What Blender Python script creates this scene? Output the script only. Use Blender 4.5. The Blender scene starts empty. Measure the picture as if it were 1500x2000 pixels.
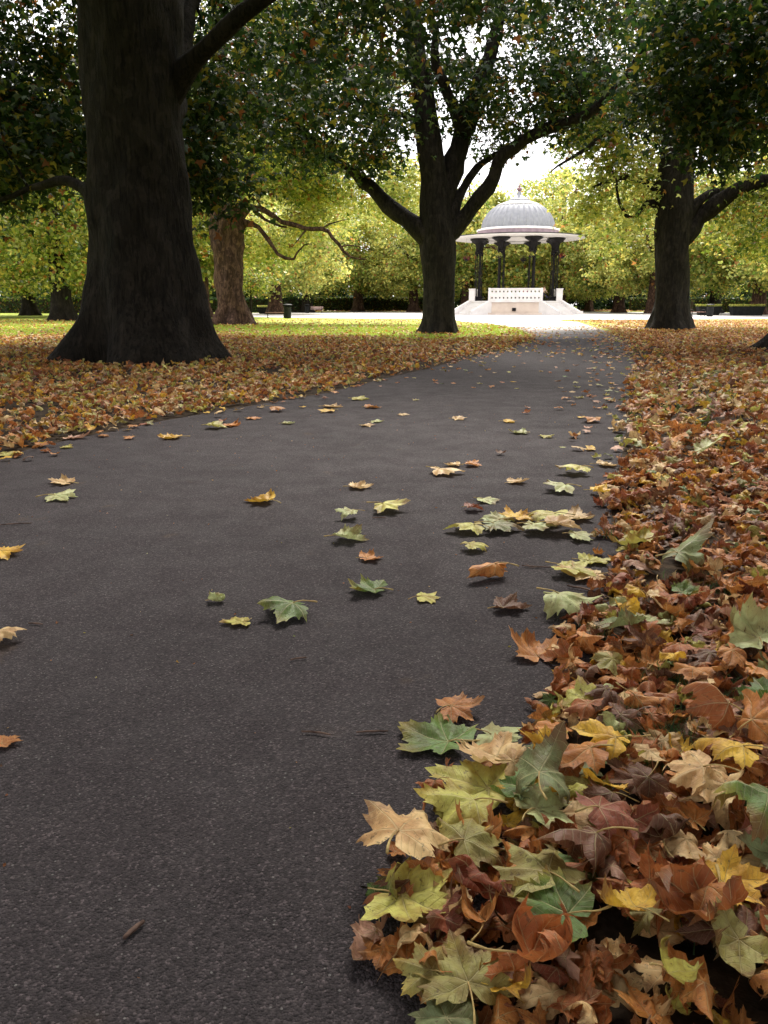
import bpy, math, random
import numpy as np
from mathutils import Vector, Matrix
C = bpy.context.scene.collection
sc = bpy.context.scene
R = math.radians
# ------------------------------------------------------------ camera
CAM_H = 1.15; FPX = 1600.0; PITCH = math.atan((1000-595)/FPX)
cd = bpy.data.cameras.new('camera'); cam = bpy.data.objects.new('camera', cd); C.objects.link(cam)
cam.location = (0, 0, CAM_H); cam.rotation_euler = (math.pi/2-PITCH, 0, 0)
cd.sensor_fit = 'HORIZONTAL'; cd.sensor_width = 36; cd.lens = 36*FPX/1500; cd.clip_end = 3000; cd.clip_start = 0.05
sc.camera = cam
# ------------------------------------------------------------ sky, sun, exposure
SUN_EL, SUN_AZ = R(50), R(12)      # azimuth clockwise from +Y
world = bpy.data.worlds.new('World'); sc.world = world; world.use_nodes = True
wn = world.node_tree.nodes; wl = world.node_tree.links
bg = wn['Background']; sky = wn.new('ShaderNodeTexSky'); sky.sky_type = 'NISHITA'; sky.sun_disc = False
sky.sun_elevation = SUN_EL; sky.sun_rotation = SUN_AZ
tc = wn.new('ShaderNodeTexCoord'); nz = wn.new('ShaderNodeTexNoise'); nz.inputs['Scale'].default_value = 2.2; nz.inputs['Detail'].default_value = 5
cr = wn.new('ShaderNodeValToRGB'); cr.color_ramp.elements[0].position = .3; cr.color_ramp.elements[0].color = (7.6, 7.45, 7.6, 1)
cr.color_ramp.elements[1].position = .7; cr.color_ramp.elements[1].color = (9.6, 9.3, 9.4, 1)
mx = wn.new('ShaderNodeMixRGB'); mx.inputs[0].default_value = .93
wl.new(tc.outputs['Generated'], nz.inputs['Vector']); wl.new(nz.outputs['Fac'], cr.inputs['Fac'])
wl.new(sky.outputs['Color'], mx.inputs[1]); wl.new(cr.outputs['Color'], mx.inputs[2]); wl.new(mx.outputs['Color'], bg.inputs['Color'])
bg.inputs['Strength'].default_value = 0.11
sl = bpy.data.lights.new('sun', 'SUN'); sl.energy = 3.0; sl.angle = R(20); sl.color = (1, .95, .86)
so = bpy.data.objects.new('sun', sl); C.objects.link(so)
so.rotation_euler = (Vector((math.sin(SUN_AZ)*math.cos(SUN_EL), math.cos(SUN_AZ)*math.cos(SUN_EL), math.sin(SUN_EL)))).to_track_quat('Z', 'Y').to_euler()
sc.view_settings.view_transform = 'Standard'; sc.view_settings.look = 'None'; sc.view_settings.gamma = 1; sc.view_settings.use_curve_mapping = False
sc.view_settings.exposure = 1.47
sc.cycles.max_bounces = 5; sc.cycles.transparent_max_bounces = 4

# ------------------------------------------------------------ geometry helpers
def ray(px, py):
    a, b = (px-750)/FPX, (1000-py)/FPX
    c, s = math.cos(PITCH), math.sin(PITCH)
    return np.array([a, c+b*s, -s+b*c])
def G(px, py, z=0.0):                     # photograph pixel -> point of the ground
    r = ray(px, py); t = (z-CAM_H)/r[2]; return np.array([0, 0, CAM_H])+r*t
def P(px, py, D):                         # photograph pixel -> point at forward distance D
    r = ray(px, py); return np.array([0, 0, CAM_H])+r*(D/r[1])
def mesh_arrays(name, V, F, mats, parent=None, col=None, uv=None, smooth=False, loc=None, mi=None):
    """V (n,3), F list of (k,m) int arrays or list of lists."""
    me = bpy.data.meshes.new(name)
    V = np.asarray(V, dtype=np.float32)
    if isinstance(F, np.ndarray):
        n, k = F.shape; me.vertices.add(len(V)); me.loops.add(n*k); me.polygons.add(n)
        me.vertices.foreach_set('co', V.ravel()); me.loops.foreach_set('vertex_index', F.astype(np.int32).ravel())
        me.polygons.foreach_set('loop_start', np.arange(0, n*k, k, dtype=np.int32))
    else:
        me.from_pydata([tuple(map(float, v)) for v in V], [], [tuple(map(int, f)) for f in F])
    for m in (mats if isinstance(mats, (list, tuple)) else [mats]): me.materials.append(m)
    if mi is not None: me.polygons.foreach_set('material_index', np.asarray(mi, dtype=np.int32))
    if col is not None:
        a = me.attributes.new('col', 'FLOAT_COLOR', 'POINT')
        c4 = np.ones((len(V), 4), dtype=np.float32); c4[:, :3] = col; a.data.foreach_set('color', c4.ravel())
    if uv is not None:
        a = me.attributes.new('leafuv', 'FLOAT_VECTOR', 'POINT'); v3 = np.zeros((len(V), 3), dtype=np.float32); v3[:, :uv.shape[1]] = uv
        a.data.foreach_set('vector', v3.ravel())
    me.update(calc_edges=True); me.validate()
    if smooth: me.polygons.foreach_set('use_smooth', np.ones(len(me.polygons), dtype=bool))
    o = bpy.data.objects.new(name, me); C.objects.link(o)
    if parent: o.parent = parent
    if loc is not None: o.location = tuple(map(float, loc))
    return o
class MB:
    def __init__(s): s.v = []; s.f = []
    def add(s, V, F):
        b = len(s.v); s.v += [tuple(map(float, v)) for v in V]; s.f += [[b+i for i in f] for f in F]; return s
    def box(s, x0, x1, y0, y1, z0, z1, M=None):
        V = [(x, y, z) for z in (z0, z1) for y in (y0, y1) for x in (x0, x1)]
        if M is not None: V = [tuple(M @ Vector(v)) for v in V]
        return s.add(V, [(0, 2, 3, 1), (4, 5, 7, 6), (0, 1, 5, 4), (2, 6, 7, 3), (0, 4, 6, 2), (1, 3, 7, 5)])
    def lathe(s, prof, n=32, c=(0, 0), ph=0, caps=True, rib=None):
        V = []
        for r, z in prof:
            for i in range(n):
                a = 2*math.pi*i/n+ph; rr = r*(rib(i, z) if rib else 1)
                V.append((c[0]+rr*math.cos(a), c[1]+rr*math.sin(a), z))
        F = [(j*n+i, j*n+(i+1) % n, (j+1)*n+(i+1) % n, (j+1)*n+i) for j in range(len(prof)-1) for i in range(n)]
        if caps: F += [tuple(reversed(range(n))), tuple(range((len(prof)-1)*n, len(prof)*n))]
        return s.add(V, F)
    def tube(s, pts, rad, n=8):
        pts = [np.array(p, float) for p in pts]; k = len(pts)
        if not hasattr(rad, '__len__'): rad = [rad]*k
        V = []; up = None
        for j in range(k):
            d = pts[min(j+1, k-1)]-pts[max(j-1, 0)]; d = d/(np.linalg.norm(d)+1e-9)
            if up is None: up = np.array([1., 0, 0]) if abs(d[0]) < .8 else np.array([0, 1., 0])
            a = np.cross(d, up); a /= np.linalg.norm(a)+1e-9; b = np.cross(d, a); up = np.cross(a, d)
            for i in range(n):
                t = 2*math.pi*i/n; V.append(pts[j]+rad[j]*(math.cos(t)*a+math.sin(t)*b))
        F = [(j*n+i, j*n+(i+1) % n, (j+1)*n+(i+1) % n, (j+1)*n+i) for j in range(k-1) for i in range(n)]
        F += [tuple(range(n)), tuple(reversed(range((k-1)*n, k*n)))]
        return s.add(V, F)
    def prism(s, poly, z0, z1):
        n = len(poly); V = [(x, y, z0) for x, y in poly]+[(x, y, z1) for x, y in poly]
        return s.add(V, [tuple(reversed(range(n))), tuple(range(n, 2*n))]+[(i, (i+1) % n, n+(i+1) % n, n+i) for i in range(n)])
    def build(s, name, m, parent=None, smooth=False, loc=None, bevel=0):
        o = mesh_arrays(name, s.v, s.f, m, parent, smooth=smooth, loc=loc)
        import bmesh
        bm = bmesh.new(); bm.from_mesh(o.data); bmesh.ops.recalc_face_normals(bm, faces=bm.faces); bm.to_mesh(o.data); bm.free()
        if bevel:
            b = o.modifiers.new('bevel', 'BEVEL'); b.width = bevel; b.segments = 2; b.limit_method = 'ANGLE'
        return o
def tag(o, label=None, cat=None, group=None, kind=None):
    if label: o['label'] = label
    if cat: o['category'] = cat
    if group: o['group'] = group
    if kind: o['kind'] = kind
    return o
def empty(name, loc, label, cat, group=None, rz=0):
    o = bpy.data.objects.new(name, None); C.objects.link(o); o.location = tuple(map(float, loc)); o.rotation_euler = (0, 0, rz)
    return tag(o, label, cat, group)
def children(o): return [c for c in bpy.data.objects if c.parent == o]
def copy_tree(o, loc=None, rz=0, s=1, label=None, group=None):
    c = o.copy(); C.objects.link(c)
    if loc is not None: c.location = tuple(map(float, loc)); c.rotation_euler = (0, 0, rz); c.scale = (s, s, s)
    if label: c['label'] = label
    if group: c['group'] = group
    for ch in children(o):
        d = ch.copy(); C.objects.link(d); d.parent = c
        for g in children(ch):
            e = g.copy(); C.objects.link(e); e.parent = d
    return c

# ------------------------------------------------------------ materials
class X:                                   # tiny expression wrapper over math nodes
    def __init__(s, nt, sock): s.nt = nt; s.s = sock
    def op(s, o, *a, clamp=False):
        n = s.nt.nodes.new('ShaderNodeMath'); n.operation = o; n.use_clamp = clamp
        for i, v in enumerate([s]+list(a)):
            if isinstance(v, X): s.nt.links.new(v.s, n.inputs[i])
            else: n.inputs[i].default_value = v
        return X(s.nt, n.outputs[0])
    def __add__(s, b): return s.op('ADD', b)
    def __sub__(s, b): return s.op('SUBTRACT', b)
    def __mul__(s, b): return s.op('MULTIPLY', b)
    def __truediv__(s, b): return s.op('DIVIDE', b)
    def lt(s, b): return s.op('LESS_THAN', b)
    def gt(s, b): return s.op('GREATER_THAN', b)
    def mn(s, b): return s.op('MINIMUM', b)
    def mxx(s, b): return s.op('MAXIMUM', b)
    def ab(s): return s.op('ABSOLUTE')
    def fr(s): return s.op('FRACT')
    def rng(s, a, b, c=0, d=1):
        n = s.nt.nodes.new('ShaderNodeMapRange'); n.interpolation_type = 'SMOOTHSTEP'
        s.nt.links.new(s.s, n.inputs[0])
        for i, v in enumerate((a, b, c, d)): n.inputs[i+1].default_value = v
        return X(s.nt, n.outputs[0])
def mat(name, color=(.5, .5, .5), rough=.8, spec=.3, metal=0):
    m = bpy.data.materials.new(name); m.use_nodes = True; b = m.node_tree.nodes['Principled BSDF']
    b.inputs['Base Color'].default_value = (*color, 1); b.inputs['Roughness'].default_value = rough
    b.inputs['Specular IOR Level'].default_value = spec; b.inputs['Metallic'].default_value = metal
    return m, m.node_tree, b
def noise(nt, scale, detail=4, vec=None, rough=.5, dim='3D', stretch=None, coord='Object'):
    n = nt.nodes.new('ShaderNodeTexNoise'); n.inputs['Scale'].default_value = scale; n.inputs['Detail'].default_value = detail; n.inputs['Roughness'].default_value = rough
    if vec is None:
        t = nt.nodes.new('ShaderNodeTexCoord'); vec = t.outputs[coord]
    if stretch:
        mp = nt.nodes.new('ShaderNodeMapping'); mp.inputs['Scale'].default_value = stretch; nt.links.new(vec, mp.inputs[0]); vec = mp.outputs[0]
    nt.links.new(vec, n.inputs['Vector']); return X(nt, n.outputs['Fac'])
def ramp(nt, fac, stops):
    r = nt.nodes.new('ShaderNodeValToRGB'); nt.links.new(fac.s, r.inputs[0]); e = r.color_ramp.elements
    while len(e) < len(stops): e.new(.5)
    for k, (p, c) in enumerate(stops): e[k].position = p; e[k].color = (*c, 1)
    return r.outputs[0]
def mixc(nt, fac, a, b, mode='MIX'):
    n = nt.nodes.new('ShaderNodeMixRGB'); n.blend_type = mode
    for i, v in enumerate((fac, a, b)):
        if isinstance(v, X): nt.links.new(v.s, n.inputs[i])
        elif isinstance(v, (int, float)): n.inputs[i].default_value = v
        elif isinstance(v, tuple): n.inputs[i].default_value = (*v, 1)
        else: nt.links.new(v, n.inputs[i])
    return n.outputs[0]
def bump(nt, b, h, strength=.5, dist=.01):
    n = nt.nodes.new('ShaderNodeBump'); n.inputs['Strength'].default_value = strength; n.inputs['Distance'].default_value = dist
    nt.links.new(h.s, n.inputs['Height']); nt.links.new(n.outputs[0], b.inputs['Normal'])
def noisy(name, c1, c2, scale=3, rough=.8, spec=.3, bs=.3, bd=.01, bscale=None, metal=0, stretch=None):
    m, nt, b = mat(name, c1, rough, spec, metal)
    f = noise(nt, scale, 5, stretch=stretch); nt.links.new(ramp(nt, f, [(.35, c1), (.65, c2)]), b.inputs['Base Color'])
    g = noise(nt, bscale or scale*6, 4, stretch=stretch); bump(nt, b, g, bs, bd)
    return m
# asphalt
def asphalt():
    m, nt, b = mat('asphalt', (.06, .055, .055), .85, .2)
    t = nt.nodes.new('ShaderNodeTexCoord'); o = t.outputs['Object']
    def vor(scale):
        v = nt.nodes.new('ShaderNodeTexVoronoi'); v.inputs['Scale'].default_value = scale; nt.links.new(o, v.inputs['Vector']); return v
    v1 = vor(210); v2 = vor(105)
    sep = nt.nodes.new('ShaderNodeSeparateColor'); nt.links.new(v1.outputs['Color'], sep.inputs[0])
    sep2 = nt.nodes.new('ShaderNodeSeparateColor'); nt.links.new(v2.outputs['Color'], sep2.inputs[0])
    big = noise(nt, .8, 4, o); mid = noise(nt, 9, 5, o, .65)
    base = ramp(nt, big*.55+mid*.45, [(.3, (.037, .031, .034)), (.7, (.064, .054, .058))])
    agg = ramp(nt, X(nt, sep.outputs[0]), [(0, (.45, .45, .45)), (.75, (1.05, 1.03, 1.02)), (.93, (1.5, 1.45, 1.42)), (1, (2.4, 2.3, 2.25))])
    c = mixc(nt, 1.0, base, agg, 'MULTIPLY')
    spk = X(nt, sep2.outputs[0]).gt(.965)*X(nt, v2.outputs['Distance']).lt(.28)
    c = mixc(nt, spk*.5, c, (.26, .25, .24))
    # leaf stains
    st = noise(nt, 3.3, 3, o).rng(.66, .74); c = mixc(nt, st*.3, c, (.10, .065, .04))
    # sunlight on the far end of the path, painted in as a paler colour
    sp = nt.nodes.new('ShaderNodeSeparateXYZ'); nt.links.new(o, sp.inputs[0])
    sun_fade = (X(nt, sp.outputs[1])+(big-.5)*8.0).rng(27, 44); c = mixc(nt, sun_fade*.85, c, (.44, .41, .39))
    nt.links.new(c, b.inputs['Base Color'])
    h = X(nt, v1.outputs['Distance'])*-1.0+noise(nt, 70, 3, o)*.8+X(nt, v2.outputs['Distance'])*-.6
    bump(nt, b, h, .9, .004)
    nt.links.new(noise(nt, 4, 3, o).rng(.3, .7, .8, .95).s, b.inputs['Roughness'])
    return m
M = {}
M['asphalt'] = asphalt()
M['plaza'] = noisy('pale_gravel', (.46, .43, .41), (.62, .58, .56), .6, .7, .4, .4, .01, 40)
def ground_mat():
    m, nt, b = mat('turf', (.1, .15, .03), .9, .2)
    t = nt.nodes.new('ShaderNodeTexCoord'); o = t.outputs['Object']
    f = noise(nt, .35, 5, o, .6); g = noise(nt, 14, 4, o, .7)
    c = ramp(nt, f*.5+g*.5, [(.3, (.16, .21, .03)), (.5, (.30, .36, .045)), (.7, (.46, .48, .08))])
    nt.links.new(c, b.inputs['Base Color']); bump(nt, b, g, .8, .04); return m
M['turf'] = ground_mat()
M['soil'] = noisy('dark_soil', (.022, .016, .012), (.06, .04, .025), 9, .95, .1, .8, .02, 30)
def bark(name, c1, c2, c3):
    m, nt, b = mat(name, c1, .9, .15)
    t = nt.nodes.new('ShaderNodeTexCoord'); o = t.outputs['Object']
    f = noise(nt, 2.2, 6, o, .65, stretch=(1, 1, .45)); g = noise(nt, 9, 6, o, .7, stretch=(1.6, 1.6, .28))
    pt = noise(nt, 3.5, 2, o).rng(.58, .64)
    c = ramp(nt, f*.5+g*.5, [(.32, c1), (.52, c2), (.72, c3)])
    c = mixc(nt, pt*.22, c, tuple(x*1.3 for x in c3)); fis = noise(nt, 7, 4, o, .6, stretch=(2.4, 2.4, .3)).rng(.54, .60)
    pl_ = noise(nt, 4.5, 1, o, .3, stretch=(1, 1, .6)).rng(.56, .59)
    c = mixc(nt, pl_*.16, c, tuple(x*1.6 for x in c3)); c = mixc(nt, fis*.5, c, tuple(x*.5 for x in c1)); nt.links.new(c, b.inputs['Base Color'])
    bump(nt, b, g*1.4+f-fis*.8, 1.0, .07); return m
M['bark'] = bark('plane_bark', (.007, .006, .0045), (.020, .016, .012), (.042, .034, .026))
M['bark_light'] = bark('flaky_light_bark', (.018, .010, .007), (.075, .042, .030), (.23, .135, .095))
def leafmat(name, fallen=False, trans=.4):
    m = bpy.data.materials.new(name); m.use_nodes = True; nt = m.node_tree; b = nt.nodes['Principled BSDF']; out = nt.nodes['Material Output']
    a = nt.nodes.new('ShaderNodeAttribute'); a.attribute_name = 'col'; c = a.outputs['Color']
    tr = nt.nodes.new('ShaderNodeBsdfTranslucent'); mxs = nt.nodes.new('ShaderNodeMixShader'); mxs.inputs[0].default_value = trans
    b.inputs['Roughness'].default_value = .5 if not fallen else .5; b.inputs['Specular IOR Level'].default_value = .4
    if fallen:
        u = nt.nodes.new('ShaderNodeAttribute'); u.attribute_name = 'leafuv'; s = nt.nodes.new('ShaderNodeSeparateXYZ'); nt.links.new(u.outputs['Vector'], s.inputs[0])
        ux = X(nt, s.outputs[0]).ab(); vy = X(nt, s.outputs[1]); seed = X(nt, s.outputs[2])
        mask = None; best = None; sec = None
        for ang in (0, 50, 103):
            sa, ca = math.sin(R(ang)), math.cos(R(ang))
            al = ux*sa+vy*ca; ac = (ux*ca-vy*sa).ab(); ok = al.gt(0)
            w = (al*-.014+.019).mxx(.004)
            k = (ac/w).rng(1, .3)*ok
            mask = k if mask is None else mask.mxx(k)
            ac2 = ac+ok.op('SUBTRACT', 1.0)*-9.0
            q = (al-ac*.75)*8.5
            if best is None: best = ac2; sec = q
            else:
                c_ = ac2.lt(best); sec = sec+(q-sec)*c_; best = best.mn(ac2)
        fine = ((sec.fr()-.5).ab()).rng(.085, .02)*.45
        vein = mask.mxx(fine)
        cb = nt.nodes.new('ShaderNodeCombineXYZ')
        nt.links.new(s.outputs[0], cb.inputs[0]); nt.links.new(s.outputs[1], cb.inputs[1]); nt.links.new((seed*37.0).s, cb.inputs[2])
        n1 = noise(nt, 2.2, 4, cb.outputs[0], .6); n2 = noise(nt, 9, 5, cb.outputs[0], .65)
        rad = (ux*ux+vy*vy).op('SQRT')
        # uneven wear: brown blotches near the margin, freckles
        c = mixc(nt, (n1.rng(.35, .65)*.85), c, mixc(nt, 1.0, c, (.60, .44, .34), 'MULTIPLY'))
        edge = (rad+n1*1.1-n2*.35).rng(.92, 1.3)
        c = mixc(nt, edge*seed.fr().rng(.2, .9)*.8, c, (.17, .075, .03))
        c = mixc(nt, n2.rng(.60, .66)*.6, c, (.07, .035, .02))
        lighter = mixc(nt, .6, c, (.72, .62, .33))
        c = mixc(nt, vein*.65, c, lighter)
        bump(nt, b, vein*1.0+n2*1.3, .8, .004)
    nt.links.new(c, b.inputs['Base Color']); nt.links.new(c, tr.inputs['Color'])
    nt.links.new(b.outputs[0], mxs.inputs[1]); nt.links.new(tr.outputs[0], mxs.inputs[2]); nt.links.new(mxs.outputs[0], out.inputs['Surface'])
    return m
M['leaf'] = leafmat('tree_leaf', False, .45)
M['fallen'] = leafmat('fallen_leaf', True, .2)
M['stem'] = noisy('leaf_stem', (.35, .22, .08), (.5, .38, .14), 20, .6)
M['twig'] = noisy('twig_bark', (.06, .035, .028), (.17, .11, .085), 30, .85, .2, .6, .003, 200)
M['white'] = noisy('white_render', (.66, .63, .61), (.76, .73, .71), 1.2, .6, .4, .15, .005)
M['stone'] = noisy('cream_stone', (.55, .45, .38), (.66, .56, .47), 1.1, .8, .2, .2, .01)
M['lead'] = noisy('lead_roof', (.22, .225, .25), (.27, .275, .30), 2.4, .5, .5, .1, .01)
M['drum'] = noisy('pink_grey_drum', (.20, .145, .165), (.28, .21, .235), 1.5, .7)
M['iron'] = noisy('dark_iron', (.006, .005, .006), (.014, .012, .014), 6, .6, .15)
M['wood'] = noisy('bench_wood', (.20, .10, .075), (.34, .19, .14), 6, .6, .3, stretch=(1, 8, 8))
M['pink_wood'] = noisy('weathered_pink_slats', (.45, .30, .28), (.62, .46, .44), 6, .7)
M['planter'] = noisy('black_planter', (.007, .008, .008), (.016, .017, .016), 4, .6, .15)
M['gold'] = noisy('dull_copper', (.16, .09, .10), (.26, .15, .16), 4, .5)

rs = np.random.RandomState(7)
def rotmats(n, yaw, tilt, rol, rng):
    """yaw about z after tilt about x and roll about y"""
    cy, sy = np.cos(yaw), np.sin(yaw); ct, st = np.cos(tilt), np.sin(tilt); cr_, sr = np.cos(rol), np.sin(rol)
    Z = np.zeros(n); O = np.ones(n)
    Rz = np.array([[cy, -sy, Z], [sy, cy, Z], [Z, Z, O]]).transpose(2, 0, 1)
    Rx = np.array([[O, Z, Z], [Z, ct, -st], [Z, st, ct]]).transpose(2, 0, 1)
    Ry = np.array([[cr_, Z, sr], [Z, O, Z], [-sr, Z, cr_]]).transpose(2, 0, 1)
    return Rz @ Rx @ Ry
# ------------------------------------------------------------ tree leaves
def lobe_template(lobes):
    """folded palmate leaf made of one kite per lobe"""
    V = [(0, 0, 0)]; F = []
    tips = {5: [(-108, .62), (-52, .9), (0, 1.05), (52, .9), (108, .62)], 3: [(-72, .82), (0, 1.05), (72, .82)], 1: [(0, 1.0)]}[lobes]
    if lobes == 1:
        return np.array([(0, -.35, 0), (.55, .2, .12), (0, .9, -.05), (-.55, .2, .12)]), np.array([[0, 1, 2, 3]])
    angs = [t[0] for t in tips]; sin_a = [angs[0]-36]+[(angs[i]+angs[i+1])/2 for i in range(len(angs)-1)]+[angs[-1]+36]
    sr = .52 if lobes == 5 else .5
    for k, a in enumerate(sin_a):
        r = sr if 0 < k < len(sin_a)-1 else .33; V.append((r*math.sin(R(a)), r*math.cos(R(a)), .07))
    for a, r in tips: V.append((r*math.sin(R(a)), r*math.cos(R(a)), -.16 if a else -.22))
    ns = len(sin_a)
    for k in range(len(tips)): F.append([0, 1+k, 1+ns+k, 2+k])
    return np.array(V, float), np.array(F)
def leaf_cloud(name, pos, size, cols, lobes, rng, parent=None, flat=.6, out=None, kind=None):
    n = len(pos); T, F = lobe_template(lobes); k = len(T)
    yaw = rng.uniform(0, 2*np.pi, n); tilt = rng.normal(-.45, flat, n); rol = rng.normal(0, flat, n)
    Rm = rotmats(n, yaw, tilt, rol, rng)
    s = size*rng.uniform(.7, 1.25, n)
    V = (np.einsum('nij,kj->nki', Rm, T)*s[:, None, None]+pos[:, None, :]).reshape(-1, 3)
    FF = (F[None, :, :]+(np.arange(n)*k)[:, None, None]).reshape(-1, 4)
    return mesh_arrays(name, V, FF, M['leaf'], parent, col=np.repeat(cols, k, axis=0))
PAL = {   # (colour, weight)
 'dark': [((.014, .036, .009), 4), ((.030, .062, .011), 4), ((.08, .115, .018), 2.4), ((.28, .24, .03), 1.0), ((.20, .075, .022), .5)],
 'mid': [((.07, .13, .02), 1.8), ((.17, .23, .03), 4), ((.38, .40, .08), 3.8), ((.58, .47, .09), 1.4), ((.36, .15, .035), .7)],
 'bright': [((.14, .23, .03), 1.3), ((.37, .42, .10), 5), ((.58, .58, .16), 4), ((.68, .57, .12), 1.8), ((.40, .18, .05), .5)],
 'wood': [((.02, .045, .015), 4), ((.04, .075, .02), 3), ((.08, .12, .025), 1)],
}
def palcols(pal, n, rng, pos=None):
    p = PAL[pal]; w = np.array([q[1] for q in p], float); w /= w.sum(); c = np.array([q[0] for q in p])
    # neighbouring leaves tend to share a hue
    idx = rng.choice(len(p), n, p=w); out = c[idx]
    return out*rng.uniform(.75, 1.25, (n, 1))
def trunk_mesh(prof, rng, nsides=48, flare=1.1, knob=.05, seed=0):
    """prof: list (x,y,z,r) from the ground up -> V,F of one smooth lumpy trunk with root flare"""
    pr = np.array(prof, float); z0 = pr[0, 2]
    L = np.concatenate([[0], np.cumsum(np.linalg.norm(np.diff(pr[:, :3], axis=0), axis=1))])
    m = max(24, int(L[-1]/.18)); t = L[-1]*np.linspace(0, 1, m)**1.25
    ctr = np.array([np.interp(t, L, pr[:, i]) for i in range(3)]).T; r = np.interp(t, L, pr[:, 3])
    th = np.linspace(0, 2*np.pi, nsides, endpoint=False); r0 = pr[0, 3]
    ph = rng.uniform(0, 6.28, 12); hh = t/(r0*1.15)
    V = np.zeros((m, nsides, 3))
    fl = np.exp(-hh*1.5)
    butt = (.5*np.cos(5*th+ph[0])+.35*np.cos(7*th+ph[1])+.3*np.cos(3*th+ph[2]))
    for j in range(m):
        rr = r[j]*(1+flare*fl[j]*(.62+.45*butt)*(1 if hh[j] < 4 else 0)+.06*np.exp(-hh[j]*.35)*butt)
        zz = t[j]
        rr = rr*(1+knob*(.5*np.sin(3*th+zz*1.3+ph[3])+.4*np.sin(5*th-zz*2.1+ph[4])+.35*np.sin(zz*3.1+2*th+ph[5])+.25*np.sin(9*th+zz*4.3+ph[6])+.2*np.sin(13*th-zz*7+ph[7])))
        V[j, :, 0] = ctr[j, 0]+rr*np.cos(th); V[j, :, 1] = ctr[j, 1]+rr*np.sin(th); V[j, :, 2] = ctr[j, 2]
    V[0, :, 2] -= .12
    i = np.arange(nsides); F = []
    for j in range(m-1):
        F.append(np.stack([j*nsides+i, j*nsides+(i+1) % nsides, (j+1)*nsides+(i+1) % nsides, (j+1)*nsides+i], 1))
    return V.reshape(-1, 3), np.concatenate(F)
def tube_arr(pts, rad, n=6):
    mb = MB(); mb.tube(pts, rad, n); k = len(pts)
    return np.array(mb.v), np.array(mb.f[:-2])
def smooth_poly(pts, step=.6, rng=None, jit=0.0):
    pts = np.array(pts, float); L = np.concatenate([[0], np.cumsum(np.linalg.norm(np.diff(pts[:, :3], axis=0), axis=1))])
    m = max(3, int(L[-1]/step)+1); t = np.linspace(0, L[-1], m)
    # catmull-rom through the points
    out = []
    for q in t:
        i = min(max(np.searchsorted(L, q)-1, 0), len(pts)-2); f = (q-L[i])/(L[i+1]-L[i]+1e-9)
        p0 = pts[max(i-1, 0)]; p1 = pts[i]; p2 = pts[i+1]; p3 = pts[min(i+2, len(pts)-1)]
        out.append(.5*((2*p1)+(-p0+p2)*f+(2*p0-5*p1+4*p2-p3)*f*f+(-p0+3*p1-3*p2+p3)*f**3))
    out = np.array(out); out[:, 3] = np.maximum(np.interp(t, L, pts[:, 3]), .01)
    if rng is not None and jit: out[1:, :3] += np.cumsum(rng.normal(0, jit, (m-1, 3)), axis=0)*.35+rng.normal(0, jit, (m-1, 3))
    return out
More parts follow.
